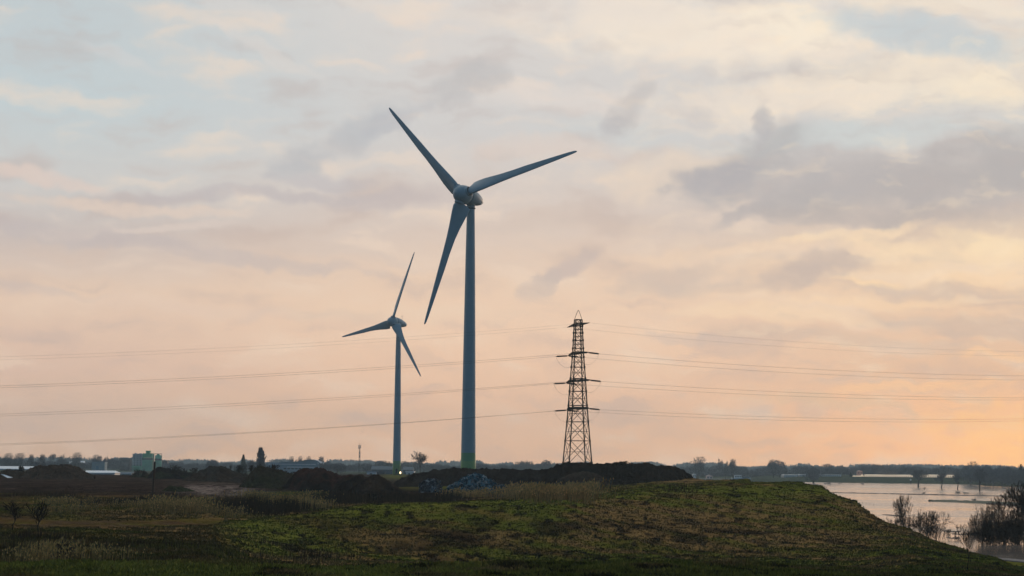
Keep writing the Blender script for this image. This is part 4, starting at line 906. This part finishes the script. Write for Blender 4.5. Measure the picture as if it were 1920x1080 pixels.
near(1935, 1020, 356, 9.6, dict(seed=83, spread=.5, trunk=.34, levels=5, kids=3, twr=.03, r0=.24, upward=.3), 'dark bare tree cut off by the right edge', 'bare_tree', 'tree', 50)
# sapling and weeds on the slopes
x_, d_ = hit(1813, 1074); near(1813, 1074, d_, 3.9 * d_ / 190, dict(seed=91, spread=.32, trunk=.42, levels=4, kids=2, twr=.012, r0=.035, upward=.6), 'thin bare sapling alone on the lower slope at right', 'sapling', 'sapling', 24)
for px, yb, hp, sd_, lb, ka in [(73, 1012, 74, 92, 'taller bare sapling on the waste ground at left', 34), (24, 996, 56, 93, 'bare sapling close to the left edge', 36), (100, 1052, 44, 94, 'dead bushy weed above the grass ledge at left', 40), (700, 942, 18, 95, 'small leafless bush at the foot of the lumpy heap', 26), (40, 893, 24, 96, 'bare twiggy bush on the low heap at the left edge', 24)]:
    x_, d_ = hit(px, yb)
    if px == 40: d_ = 600.0
    near(px, yb, d_, hp / F * d_, dict(seed=sd_, spread=.5, trunk=.4 if sd_ < 94 else .25, levels=4, kids=2 if sd_ < 94 else 3, twr=.014 * d_ / 150, r0=.03, upward=.35, stems=1 if sd_ < 94 else 4), lb, 'sapling' if sd_ < 94 else 'dead_bush', 'sapling' if sd_ < 94 else 'bush', ka)

for i, (px, yb, hp, D_, ka, lb) in enumerate([(262, 889, 10, 636, 22, 'leafless scrub on the small heap before the green factory'), (330, 885, 14, 596, 30, 'brown leafless scrub on the long overgrown heap, left of two'), (362, 889, 13, 596, 34, 'brown leafless scrub on the long overgrown heap, right of two'), (448, 888, 18, 545, 26, 'bare scrub on the slope of the double peaked heap'), (476, 884, 14, 455, 26, 'bare scrub on top of the weedy heap, left of three'), (505, 885, 16, 455, 30, 'bare scrub on top of the weedy heap, middle of three'), (545, 896, 14, 452, 36, 'bare scrub on top of the weedy heap, right of three'), (1168, 868, 4, 480, 24, 'tiny bare twigs on top of the tallest black heap')]):
    o = bare_tree('dead_bush', hp / F * D_ + 1.2, seed=200 + i, spread=.5, trunk=.2, levels=4, kids=3, twr=.03, stems=6, mt=m_brush); p_ = unp(px, yb, D_); o.location = (p_[0], D_ - 1.0, p_[2] - 1.2); tag(o, lb, 'bush')
    bb = [v.co[0] for c_ in o.children for v in c_.data.vertices]; k = ka / F * D_ / (np.percentile(bb, 98) - np.percentile(bb, 2)); o.scale = (k, k, 1)
# far-off woods that read as one mass, low on the horizon
def wood(name, x0, x1, D, h0, h1, n_, label, seed):
    r = np.random.default_rng(seed); px = r.uniform(x0, x1, n_); d = D + r.uniform(-60, 120, n_); x = (px - 957) / F * d
    top = h0 + (h1 - h0) * sstep(.3, .7, fbm(x / 38, x * 0, 5, seed, .65)); z = 1 + top * r.random(n_) ** .85; L = 1.7 * r.uniform(.6, 1.6, n_) * D / 4000 ; a = r.uniform(0, 6.28, n_); wv = L * .5
    V = np.stack([np.stack([x - np.cos(a) * wv, d - np.sin(a) * wv, z - L], -1), np.stack([x + np.cos(a) * wv, d + np.sin(a) * wv, z - L], -1), np.stack([x + np.cos(a) * wv * .4, d, z + L], -1), np.stack([x - np.cos(a) * wv * .5, d, z + L * .8], -1)], 1).reshape(-1, 3)
    tag(mesh(name, V, np.arange(4 * n_).reshape(-1, 4), m_twig), label, 'woodland', kind='stuff')
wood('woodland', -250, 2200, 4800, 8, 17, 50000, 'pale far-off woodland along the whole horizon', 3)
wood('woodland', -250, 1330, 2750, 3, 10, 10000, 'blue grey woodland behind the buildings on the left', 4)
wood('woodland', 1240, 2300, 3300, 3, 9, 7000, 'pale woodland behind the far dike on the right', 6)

# ------------------------------------------------------------------ buildings and small things on the skyline
def bld(name, px0, px1, D, label, cat):
    xm = unp((px0 + px1) / 2, 880, D)[0]; zb = max(gz1(xm, D), .2) - .4; r = empty(name, (xm, D, zb)); tag(r, label, cat)
    def X(px): return unp(px, 880, D)[0] - xm
    def ZZ_(py, px=None): return unp(px or (px0 + px1) / 2, py, D)[2] - zb
    return r, X, ZZ_
def M(name, c, **k): return mat(name, c, **k)
m_grey = M('grey_cladding', (.42, .42, .45), var=.08, scale=.3); m_green = M('green_cladding', (.05, .42, .20), var=.12, scale=.3); m_dgreen = M('dark_green_band', (.02, .09, .07)); m_lgreen = M('pale_green_cladding', (.14, .46, .30), var=.12, scale=.3)
m_brown = M('brown_brick', (.13, .095, .085), var=.2, scale=.5); m_glass = M('window_glass', (.03, .04, .05), rough=.15); m_cream = M('cream_render', (.75, .62, .42)); m_white = M('white_sheet', (.72, .74, .76), rough=.35, spec=.5); m_blue = M('blue_grey_roof', (.16, .25, .34), rough=.6, spec=.3, var=.1, scale=.2); m_pale = M('pale_sheet_roof', (.62, .72, .80), rough=.3, spec=.7, var=.08, scale=.2); m_dblue = M('dark_blue_roof', (.05, .10, .14), var=.15, scale=.3)
D_ = 2200
r, X, z_ = bld('factory', 243, 304, D_, 'green and grey factory with two banded silo towers', 'factory')
b_ = MB(); b_.box(X(248), X(267), 0, 12, 0, z_(851)).build('grey_block', m_grey, r); b_ = r.children[0]
for i in range(3):
    for k in range(6):
        q = MB(); xx = X(250.5 + i * 5.5); zz = z_(877 - k * 4.2); q.box(xx, xx + 1.4, -.06, .05, zz, zz + .9); q.build('window', m_glass, b_)
q = MB(); q.box(X(251), X(254), 2, 8, z_(851), z_(849.5)); q.box(X(259), X(263), 3, 9, z_(851), z_(850)); q.build('roof_unit', m_grey, b_)
t_ = MB(); t_.box(X(267.3), X(285), -3, 10, 0, z_(858.5)).build('green_tower', m_lgreen, r)
t_ = MB(); t_.box(X(267.8), X(284.5), -2.5, 9.5, z_(858.3), z_(850)).build('tower_top', m_green, r)
t_ = MB(); t_.box(X(267), X(285.3), -3.2, 10.2, z_(862), z_(859)).build('dark_band', m_dgreen, r)
t_ = MB(); t_.box(X(273), X(280), 0, 6, z_(850), z_(846.5)); t_.box(X(272.2), X(281), -.4, 6.4, z_(846.5), z_(845)); t_.build('roof_house', m_green, r)
t_ = MB(); t_.lathe([(X(301.5) / 2 - X(289) / 2, 0), (X(301.5) / 2 - X(289) / 2, z_(854)), (1.2, z_(852.3)), (.5, z_(851))], 24, Matrix.Translation((X(295.2), 4, 0))); t_.build('silo', m_lgreen, r, True)
t_ = MB(); t_.lathe([(X(301.9) / 2 - X(288.6) / 2, z_(863)), (X(301.9) / 2 - X(288.6) / 2, z_(859.5))], 24, Matrix.Translation((X(295.2), 4, 0))); t_.build('dark_band', m_dgreen, r, True)
t_ = MB(); t_.box(X(284.8), X(302), 3, 4.2, z_(851.2), z_(850.2)); t_.tube((X(301.8), 3.5, z_(850.5)), (X(301.8), 3.5, z_(858)), .25); t_.tube((X(293), 3.5, z_(850.5)), (X(293), 3.5, z_(853)), .25); t_.build('pipe_bridge', m_brown, r)
t_ = MB(); t_.box(X(285.8), X(288.2), 1, 3, 0, z_(851.5)).build('sunlit_strip', m_cream, r)  # bright sunlit gap beside the tower, its light painted as a cream strip
t_ = MB(); t_.box(X(243), X(267), -8, -.5, 0, z_(873)).build('annex', m_lgreen, r); t_ = MB(); t_.box(X(254), X(264), -9, -8.1, 0, z_(876)).build('door', m_green, r)
def block(name, px0, px1, ytop, D, label, m, cat='building', dep=12, roof=None, rows=2):
    r, X, z_ = bld(name, px0, px1, D, label, cat); b = MB(); b.box(X(px0), X(px1), 0, dep, 0, z_(ytop)); wl = b.build('wall', m, r)
    rf = MB(); h_ = (px1 - px0) / F * D
    if roof == 'gable': rf.prism([(X(px0) - .4, z_(ytop)), (X(px1) + .4, z_(ytop)), ((X(px0) + X(px1)) / 2, z_(ytop) + h_ * .22)], -.4, dep + .4)
    elif roof == 'pitch':
        zt_ = z_(ytop); rf.add([(X(px0) - .4, -.4, zt_), (X(px1) + .4, -.4, zt_), (X(px1) + .4, dep + .4, zt_), (X(px0) - .4, dep + .4, zt_), (X(px0) - .4, dep / 2, zt_ + 2), (X(px1) + .4, dep / 2, zt_ + 2)], [(0, 1, 5, 4), (2, 3, 4, 5), (0, 4, 3), (1, 2, 5), (0, 3, 2, 1)])
    else: rf.box(X(px0) - .3, X(px1) + .3, -.3, dep + .3, z_(ytop), z_(ytop) + .5)
    return r, X, z_, wl, rf
def wins(wl, X, z_, px0, px1, n_, yt, yb):
    for i in range(n_):
        a = px0 + (px1 - px0) * (i + .25) / n_; c = px0 + (px1 - px0) * (i + .72) / n_; q = MB(); q.box(X(a), X(c), -.05, .05, z_(yb), z_(yt)); q.build('window', m_glass, wl)
r, X, z_, wl, rf = block('office_block', 224, 243, 860, 2180, 'brown flat roofed block touching the left side of the green factory', m_brown); rf.build('roof', m_dblue, r); wins(wl, X, z_, 225, 242, 4, 863, 866)
r, X, z_, wl, rf = block('office_block', 303.5, 313, 864, 2180, 'narrow brown block touching the right side of the green factory', m_brown); rf.build('roof', m_dblue, r); wins(wl, X, z_, 304, 313, 2, 867, 870)
r, X, z_, wl, rf = block('warehouse', 172, 196, 867, 1800, 'pale blue white warehouse in front of the skyline trees left of the factory', M('pale_blue_cladding', (.26, .34, .38), var=.1, scale=.2), 'warehouse'); rf.build('roof', m_blue, r); q = MB(); q.box(X(180), X(185), -.06, .05, 0, z_(874)); q.build('door', m_blue, r)
r, X, z_, wl, rf = block('house', 58, 73, 868, 1500, 'small brown gabled house below the skyline trees at left', m_brown, 'house', roof='gable'); rf.build('roof', m_brown, r); wins(wl, X, z_, 60, 71, 2, 870, 873)
for (a, c, yt, D_, lb) in [(130, 141, 866.5, 2000, 'small pale roofed house, left of two below the skyline trees'), (146, 156, 866.5, 2000, 'small pale roofed house, right of two below the skyline trees')]:
    r, X, z_, wl, rf = block('house', a, c, yt + 2, D_, lb, m_brown, 'house', roof='pitch', dep=8); rf.build('roof', m_pale, r); wins(wl, X, z_, a, c, 3, yt + 3, yt + 5)
# long low sheds with pale roofs
def shed(px0, px1, yr, ye, yb, D, label, mr, mw, slope=0, dep=12.):
    r, X, z_ = bld('shed', px0, px1, D, label, 'shed'); b = MB(); b.box(X(px0 + slope) + .3, X(px1) - .3, .3, dep, 0, z_(ye)); b.build('wall', mw, r)
    b = MB(); zt_, ze = z_(yr), z_(ye); b.add([(X(px0), 0, ze), (X(px1), 0, ze), (X(px1) - slope / F * D * .8, dep / 2, zt_), (X(px0) + slope / F * D * .8, dep / 2, zt_), (X(px1), dep, ze), (X(px0), dep, ze)], [(0, 1, 2, 3), (2, 4, 5, 3), (0, 3, 5), (1, 4, 2), (0, 5, 4, 1)]); b.build('roof', mr, r)
    b = MB(); b.box(X(px0), X(px1), -.12, -.02, ze - .35, ze + .05); b.build('gutter', m_white, r); return r
shed(-60, 64, 874, 879, 884, 900, 'long low shed with a pale blue roof at the left edge', m_pale, m_cream)
shed(152, 216, 882.3, 886.5, 889, 800, 'long low shed with a shiny pale roof right of the three humped heap', m_pale, m_white, 6)
shed(217, 247, 884.5, 887.5, 889, 820, 'dark blue roofed low shed in front of the green factory', m_dblue, m_dblue)
r = empty('white_sheet', (0, 0, 0)); x_ = unp(12, 888, 590); r.location = (x_[0], 590, x_[2] - .7); tag(r, 'pale blue white sheet leaning on the low heap at the left edge', 'panel')
b = MB(); k = 590 / F; b.add([(-11 * k, 0, 4 * k), (-6 * k, 0, 3.8 * k), (12 * k, 0, -2 * k), (5 * k, -1.2, -3.4 * k)], [(0, 1, 2, 3)]); b.add([(-11 * k, .12, 4 * k), (-6 * k, .12, 3.8 * k), (12 * k, .12, -2 * k), (5 * k, -1.08, -3.4 * k)], [(3, 2, 1, 0)]); b.f += [(0, 4, 5, 1), (1, 5, 6, 2), (2, 6, 7, 3), (3, 7, 4, 0)]; b.build('sheet', m_pale, r); b = MB(); b.tube((0, .3, -1.2), (0, .2, .1), .08).build('prop', m_dark, r)
# curved roof hall
D_ = 1800; r, X, z_ = bld('curved_hall', 498, 606, D_, 'long blue grey hall with a curved roof right of the tall poplar', 'hall')
out = [(526, 866), (540, 866.4), (555, 866.4), (565, 864.6), (575, 862.6), (583, 862), (590, 863), (596, 865.2), (600, 868), (603, 872)]
b = MB(); b.prism([(X(526), 0)] + [(X(a), z_(c)) for a, c in out] + [(X(604), 0)], 0, 30); b.build('wall', m_blue, r)
for y_, a0, a1 in ((870.4, 503, 592), (875.8, 538, 590)):
    b = MB(); b.box(X(a0), X(a1), -.5, -.05, z_(y_ + .5), z_(y_ - .4)); b.build('facade_band', m_pale, r)
b = MB()
for (a, c), (a2, c2) in zip(out[:-1], out[1:]): b.prism([(X(a), z_(c) + .02), (X(a2), z_(c2) + .02), (X(a2), z_(c2 - .8)), (X(a), z_(c - .8))], -.8, 30.8)
b.build('roof', m_blue, r)
b = MB(); b.box(X(497), X(526), 2, 20, z_(868.6), z_(867.4)); b.box(X(499), X(526), 1, 1.2, 0, z_(868)); b.build('side_wing', m_blue, r)
b = MB(); b.box(X(498), X(530), 3, 3.5, z_(864.6), z_(864.1)); [b.tube((X(q), 3.2, z_(868)), (X(q), 3.2, z_(864.3)), .08) for q in (500, 508, 516, 524)]; b.build('roof_rail', m_brown, r)
b = MB(); b.tube((X(600), -1, 0), (X(596), -1, z_(866)), .22); b.tube((X(602), -1, z_(880)), (X(608), -1, z_(865)), .22); b.build('brace', m_pale, r)
for k_ in range(8):
    b = MB(); b.box(X(532 + k_ * 7), X(537 + k_ * 7), -.06, .05, z_(880), z_(877.5)); b.build('window', m_glass, r)
# telecom mast
r, X, z_ = bld('telecom_mast', 670, 677, 1700, 'thin telecom mast with antennas near the top, left of the turbines', 'mast')
b = MB(); H = z_(839)
for a in range(3):
    c0, s0 = math.cos(a * 2.09), math.sin(a * 2.09); c1, s1 = math.cos((a + 1) * 2.09), math.sin((a + 1) * 2.09); b.tube((c0 * .8, s0 * .8, 0), (c0 * .4, s0 * .4, H), .12)
    for k_ in range(12):
        q0, q1 = k_ / 12, (k_ + 1) / 12; w0, w1_ = .8 - .4 * q0, .8 - .4 * q1; b.tube((c0 * w0, s0 * w0, H * q0), (c1 * w1_, s1 * w1_, H * q1), .06)
b.tube((0, 0, H), (0, 0, z_(831)), .1); b.build('lattice', m_steel, r)
for a in range(5):
    b = MB(); x0, y0 = math.cos(a * 1.256) * .9, math.sin(a * 1.256) * .9; b.box(x0 - .2, x0 + .2, y0 - .2, y0 + .2, z_(840.5 + (a % 2)), z_(834.5)); b.build('antenna', m_grey, r)
for y_ in (849, 856): b = MB(); b.box(-.2, .75, -.4, .3, z_(y_ + 2), z_(y_ - 2)); b.build('antenna', m_grey, r)
# mast on the right skyline
r, X, z_ = bld('radio_mast', 1346, 1350, 2600, 'hair thin radio mast on the skyline between two bare trees', 'mast'); b = MB(); b.tube((0, 0, 0), (0, 0, z_(859)), .35, .2, 5).build('pole', m_steel, r); b = MB(); b.box(-.7, .7, -.3, .3, z_(864), z_(861)).build('antenna', m_steel, r)
# low sheds between the turbines
for (a, c, yt, D_, lb, mw, mr, ro) in [(697, 736, 880.5, 1350, 'wide dark blue roofed barn left of the small turbine foot', m_dblue, m_dblue, 'pitch'), (688, 706, 885.5, 1200, 'low pale shed left of the dark container', m_pale, m_blue, None), (761, 776, 885.5, 1250, 'small white shed right of the glowing lamp', m_white, m_pale, None), (756, 774, 881, 1500, 'dark gabled barn behind the small white shed', m_dblue, m_dblue, 'pitch')]:
    r, X, z_, wl, rf = block('shed' if 'shed' in lb else 'barn', a, c, yt, D_, lb, mw, 'shed' if 'shed' in lb else 'barn', roof=ro); rf.build('roof', mr, r); q = MB(); q.box(X(a + (c - a) * .3), X(a + (c - a) * .55), -.06, .05, 0, z_(yt + 2)); q.build('door', m_dark, r)
r, X, z_, wl, rf = block('container', 706.5, 722, 885.8, 1150, 'dark long container standing right of the low pale shed', m_dblue, 'container', dep=2.5); rf.build('lid', m_dblue, r); q = MB(); [q.box(X(a), X(a) + .15, -.1, -.01, 0, z_(886)) for a in np.arange(707, 722, 1.2)]; q.build('rib', m_dark, r)
# glowing lamp
xl = unp(750.6, 886.3, 1000); r = empty('yard_lamp', (xl[0], 1000, gz1(xl[0], 1000))); tag(r, 'bright warm glowing lamp beside the foot of the small turbine', 'lamp')
zl = xl[2] - r.location[2]; b = MB(); b.tube((0, .6, -.3), (0, .6, zl + 3.2), .12, .08, 6).build('pole', m_dark, r); b = MB(); b.lathe([(.15, -.5), (.32, -.3), (.38, 0), (.32, .3), (.15, .5)], 12, Matrix.Translation((0, 0, zl))).build('lamp_head', mat('lamp_glow', (1, .8, .5), emit=(1, .70, .38), estr=3), r); b = MB(); b.box(-.1, .1, .1, .6, zl + .45, zl + .6).build('bracket', m_dark, r)
# barge, houses and greenhouses across the water
r, X, z_ = bld('barge', 1371, 1408, 2030, 'low pale barge with a white cabin beyond the green crest', 'barge'); r.location[2] = -.2; z_ = lambda y, px=1390: unp(px, y, 2030)[2] + .2
b = MB(); b.add([(X(1371), -2, z_(896)), (X(1373), -1.5, 0), (X(1406), -1.5, 0), (X(1408), -2, z_(896)), (X(1371), 4, z_(896)), (X(1373), 3.5, 0), (X(1406), 3.5, 0), (X(1408), 4, z_(896))], [(0, 1, 2, 3), (7, 6, 5, 4), (0, 4, 5, 1), (3, 2, 6, 7), (0, 3, 7, 4), (1, 5, 6, 2)]); b.build('hull', m_pale, r)
b = MB(); b.box(X(1377), X(1390), -1, 3, z_(896), z_(891.5)); b.box(X(1376), X(1391), -1.3, 3.3, z_(891.5), z_(890.6)); cb = b.build('cabin', m_white, r)
for k_ in range(4): q = MB(); q.box(X(1378 + 3 * k_), X(1380 + 3 * k_), -1.06, -1, z_(894.6), z_(892.6)); q.build('window', m_glass, cb)
b = MB(); b.box(X(1392), X(1405), -.8, 2.8, z_(896), z_(893.8)).build('hold_cover', m_dblue, r)
for a, c, yt, D_, lb, mm in [(1325, 1336, 892.5, 2060, 'small house with a bright pink wall left of the barge', M('pink_render', (.85, .62, .55)), ), (1299, 1305, 889.5, 2060, 'tiny white house at the end of the black heap', m_white), (1608, 1617, 884, 1900, 'pink roofed house on the far dike', M('pink_wall', (.55, .36, .33)))]:
    r, X, z_, wl, rf = block('house', a, c, yt, D_, lb, mm, 'house', roof='gable', dep=7); rf.build('roof', mm, r); wins(wl, X, z_, a, c, 2, yt + 1.5, yt + 4)
m_gl = M('greenhouse_glass', (.55, .58, .62), rough=.25, spec=.8); m_skylit = mat('sky_glint_glass', (.8, .7, .5), rough=.4, emit=(1, .74, .52), estr=.42)  # emission stands in for bright sky reflected in the glass
for (a, c, yt, yb, skylit, lb) in [(1470, 1496, 890.5, 895, 0, 'short grey greenhouse at the left end of the far dike'), (1500, 1524, 890, 895, 0, 'grey greenhouse behind the tree at the end of the mound'), (1530, 1578, 890.3, 895, 0, 'long dull grey greenhouse left of the dike house'), (1605, 1616, 892.6, 895, 1, 'short sky-bright greenhouse under the pink roofed house'), (1621, 1712, 890.8, 893.6, 1, 'longest sky-bright greenhouse on the far dike'), (1733, 1790, 891, 893.8, 1, 'sky-bright greenhouse right of the broad flooded tree')]:
    r, X, z_ = bld('greenhouse', a, c, 1880, lb, 'greenhouse'); b = MB(); b.box(X(a), X(c), 0, 20, 0, z_(yt + .5)); b.build('glass_wall', m_skylit if skylit else m_gl, r)
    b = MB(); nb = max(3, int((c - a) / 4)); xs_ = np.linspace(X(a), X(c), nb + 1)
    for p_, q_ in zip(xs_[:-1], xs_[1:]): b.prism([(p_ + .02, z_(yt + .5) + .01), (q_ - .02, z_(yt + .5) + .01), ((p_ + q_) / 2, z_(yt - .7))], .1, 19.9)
    b.build('glass_roof', m_gl if not skylit else m_skylit, r); b = MB(); [b.box(p_ - .15, p_ + .15, -.2, -.03, 0, z_(yt + .5)) for p_ in xs_]; b.build('frame', m_dark, r)

# ------------------------------------------------------------------ small things in the flood water
def wd(y, px): return 12 / (y - (870 + (px - 957) * .0088)) * F
# green spit and drowned bank
def strip(name, pts, w0, h, mcol, label=None, kind=None, cat=None, seed=1):
    V = []; T = []; n_ = 200; P_ = np.array([(unp(px, 900, wd(y, px))[0], wd(y, px)) for px, y in pts]); s_ = np.linspace(0, len(P_) - 1, n_)
    xs_ = np.interp(s_, range(len(P_)), P_[:, 0]); ys_ = np.interp(s_, range(len(P_)), P_[:, 1]); wn = w0 * np.clip(np.interp(s_, [0, .6, len(P_) - 1], [.1, .8, 1]), 0, 1)
    nz = fbm(xs_ / 7, ys_ / 7, 4, seed); wn = wn * (.4 + 1.2 * nz)
    for q in np.linspace(-1, 1, 7):
        V.append(np.stack([xs_, ys_ + q * wn, -.15 + (h * (1 - q * q) + .15) * (.55 + .9 * fbm(xs_ / 2.5, ys_ / 2 + q, 3, seed + 2))], -1))
    V = np.stack(V).reshape(-1, 3); id_ = np.arange(7 * n_).reshape(7, n_); f_ = np.stack([id_[:-1, :-1], id_[:-1, 1:], id_[1:, 1:], id_[1:, :-1]], -1).reshape(-1, 4)
    o = mesh(name, V, f_, mcol, smooth=True); tag(o, label, cat, kind=kind); return o
m_sg = M('spit_grass', (.045, .06, .02), var=.4, scale=.4); m_mud = M('dead_reed_debris', (.075, .05, .04), var=.4, scale=.5)
strip('grass_spit', [(1742, 939.5), (1790, 940.5), (1830, 942), (1880, 944), (1990, 947)], 26, .55, m_sg, kind='structure')
strip('mud_bank', [(1850, 944.5), (1880, 946), (1905, 949), (1990, 953)], 12, .35, m_mud, kind='structure', seed=5)
strip('drowned_bank', [(1562, 923.8), (1640, 925.4), (1720, 927), (1800, 928.8), (1880, 930.3), (1990, 932)], 2.6, .3, m_mud, kind='structure', seed=9)
strip('drowned_bank', [(1655, 964.5), (1672, 966), (1690, 968)], 2.5, .16, m_mud, kind='structure', seed=12)
strip('drowned_bank', [(1785, 1000), (1800, 1000.8), (1840, 1001.5)], 1.6, .12, m_mud, kind='structure', seed=14)
strip('drowned_bank', [(1770, 995.5), (1785, 996), (1800, 996.2)], 1., .1, m_mud, kind='structure', seed=15)
BW = Proto(bare_tree, 'water_bush', 2, 101, spread=.6, trunk=.2, levels=4, kids=3, twr=.03, stems=5)
for px, y, hp, wx, lb in [(1545.5, 908, 2.6, 6, 'tiny twiggy bush in the water, leftmost of the small ones'), (1553.5, 909, 4.6, 8, 'twiggy bush in the water second from the mound end'), (1574, 908, 2.6, 6, 'small dark bush in the open water in line with two others'), (1616, 909, 3.2, 6, 'solitary dark bush out in the open flood water'), (1733, 917, 3.6, 4, 'small bush in the water right of the broad flooded tree'), (1793, 925, 4, 12, 'twiggy flooded bush on the drowned bank, left of two'), (1808, 925.5, 3, 14, 'twiggy flooded bush on the drowned bank, right of two'), (1827, 941, 7, 8, 'dark rounded bush on the green spit'), (1730, 926.5, 4, 8, 'twiggy bush on the drowned bank right of its middle'), (1790, 1012, 7, 24, 'low twiggy bush at the waterline below the spreading shrub')]:
    D_ = wd(y, px); k = D_ / F; o = BW.put(px, D_, -.05, (wx * k / 1.8, wx * k / 1.8, hp * k / 2), lb, 'bush')
PM = {}
def post(px, y, hp, label, top=None, r_=.12, D=None, z0=None, name='post', cat='post', m=None, lean=0):
    D_ = D or wd(y, px); k = D_ / F; x = unp(px, y, D_)[0]; z = -.5 if z0 is None else z0; o = empty(name, (x, D_, z)); tag(o, label, cat)
    H = hp * k + (.5 if z0 is None else 0); b = MB(); b.tube((0, 0, 0), (lean, 0, H), r_, r_ * .75, 7).build('shaft', m or m_bark, o)
    if top: b = MB(); b.lathe([(.05, H - .05), (.5, H - .1), (.5, H + .9), (.05, H + 1.3)], 10).build('marker', top, o)
    return o
post(1707.5, 906.5, 5.5, 'dark marker post with a white top in the water left of the flooded trees', m_white, .35, name='marker_post')
post(1607, 941, 5, 'short yellowish stake alone in the water below the drowned bank', None, .10, m=M('yellow_stake', (.35, .27, .08)))
for i, (px, y) in enumerate([(1617, 943.5), (1624, 944.5), (1631, 945.8), (1638, 947)]):
    post(px, y, 3, ORD[i] + ' thin fence post from the yellowish stake in the water', None, .06).__setitem__('group', 'fence posts in the flood')
for i, (px, y) in enumerate([(1745, 909), (1781, 911), (1815, 913), (1598, 908), (1650, 908)]):
    post(px, y, 5, ('thin post standing just right of the broad flooded tree', 'thin post between the second and third flooded trees', 'thin post left of the tall flooded tree', 'thin post in the open water left of the marker post', 'thin post in the open water nearer the marker post')[i], None, .07).__setitem__('group', 'thin posts among the flooded trees')
x_, d_ = hit(285, 946); zg = gz1(x_, d_) - .2
post(285, 946, 84, 'tall slim rusty pole standing on the waste ground in front of the green factory', None, .17, D=d_, z0=zg, name='pole', cat='pole', m=M('rusty_steel', (.045, .026, .017), var=.3, scale=2), lean=.25)

# ------------------------------------------------------------------ evening haze over the lowland
hz = MB(); hz.box(-3600, 3600, -300, 5200, -4, 125)
mh = bpy.data.materials.new('haze'); mh.use_nodes = True; t = mh.node_tree; t.nodes.clear(); n = N(t)
pv_ = n.n('ShaderNodeVolumePrincipled'); pv_.inputs['Color'].default_value = (.62, .84, 1, 1); pv_.inputs['Density'].default_value = HAZE_D; pv_.inputs['Anisotropy'].default_value = .45
ou = n.n('ShaderNodeOutputMaterial'); t.links.new(pv_.outputs[0], ou.inputs['Volume'])
ho = hz.build('haze', mh); tag(ho, kind='stuff')
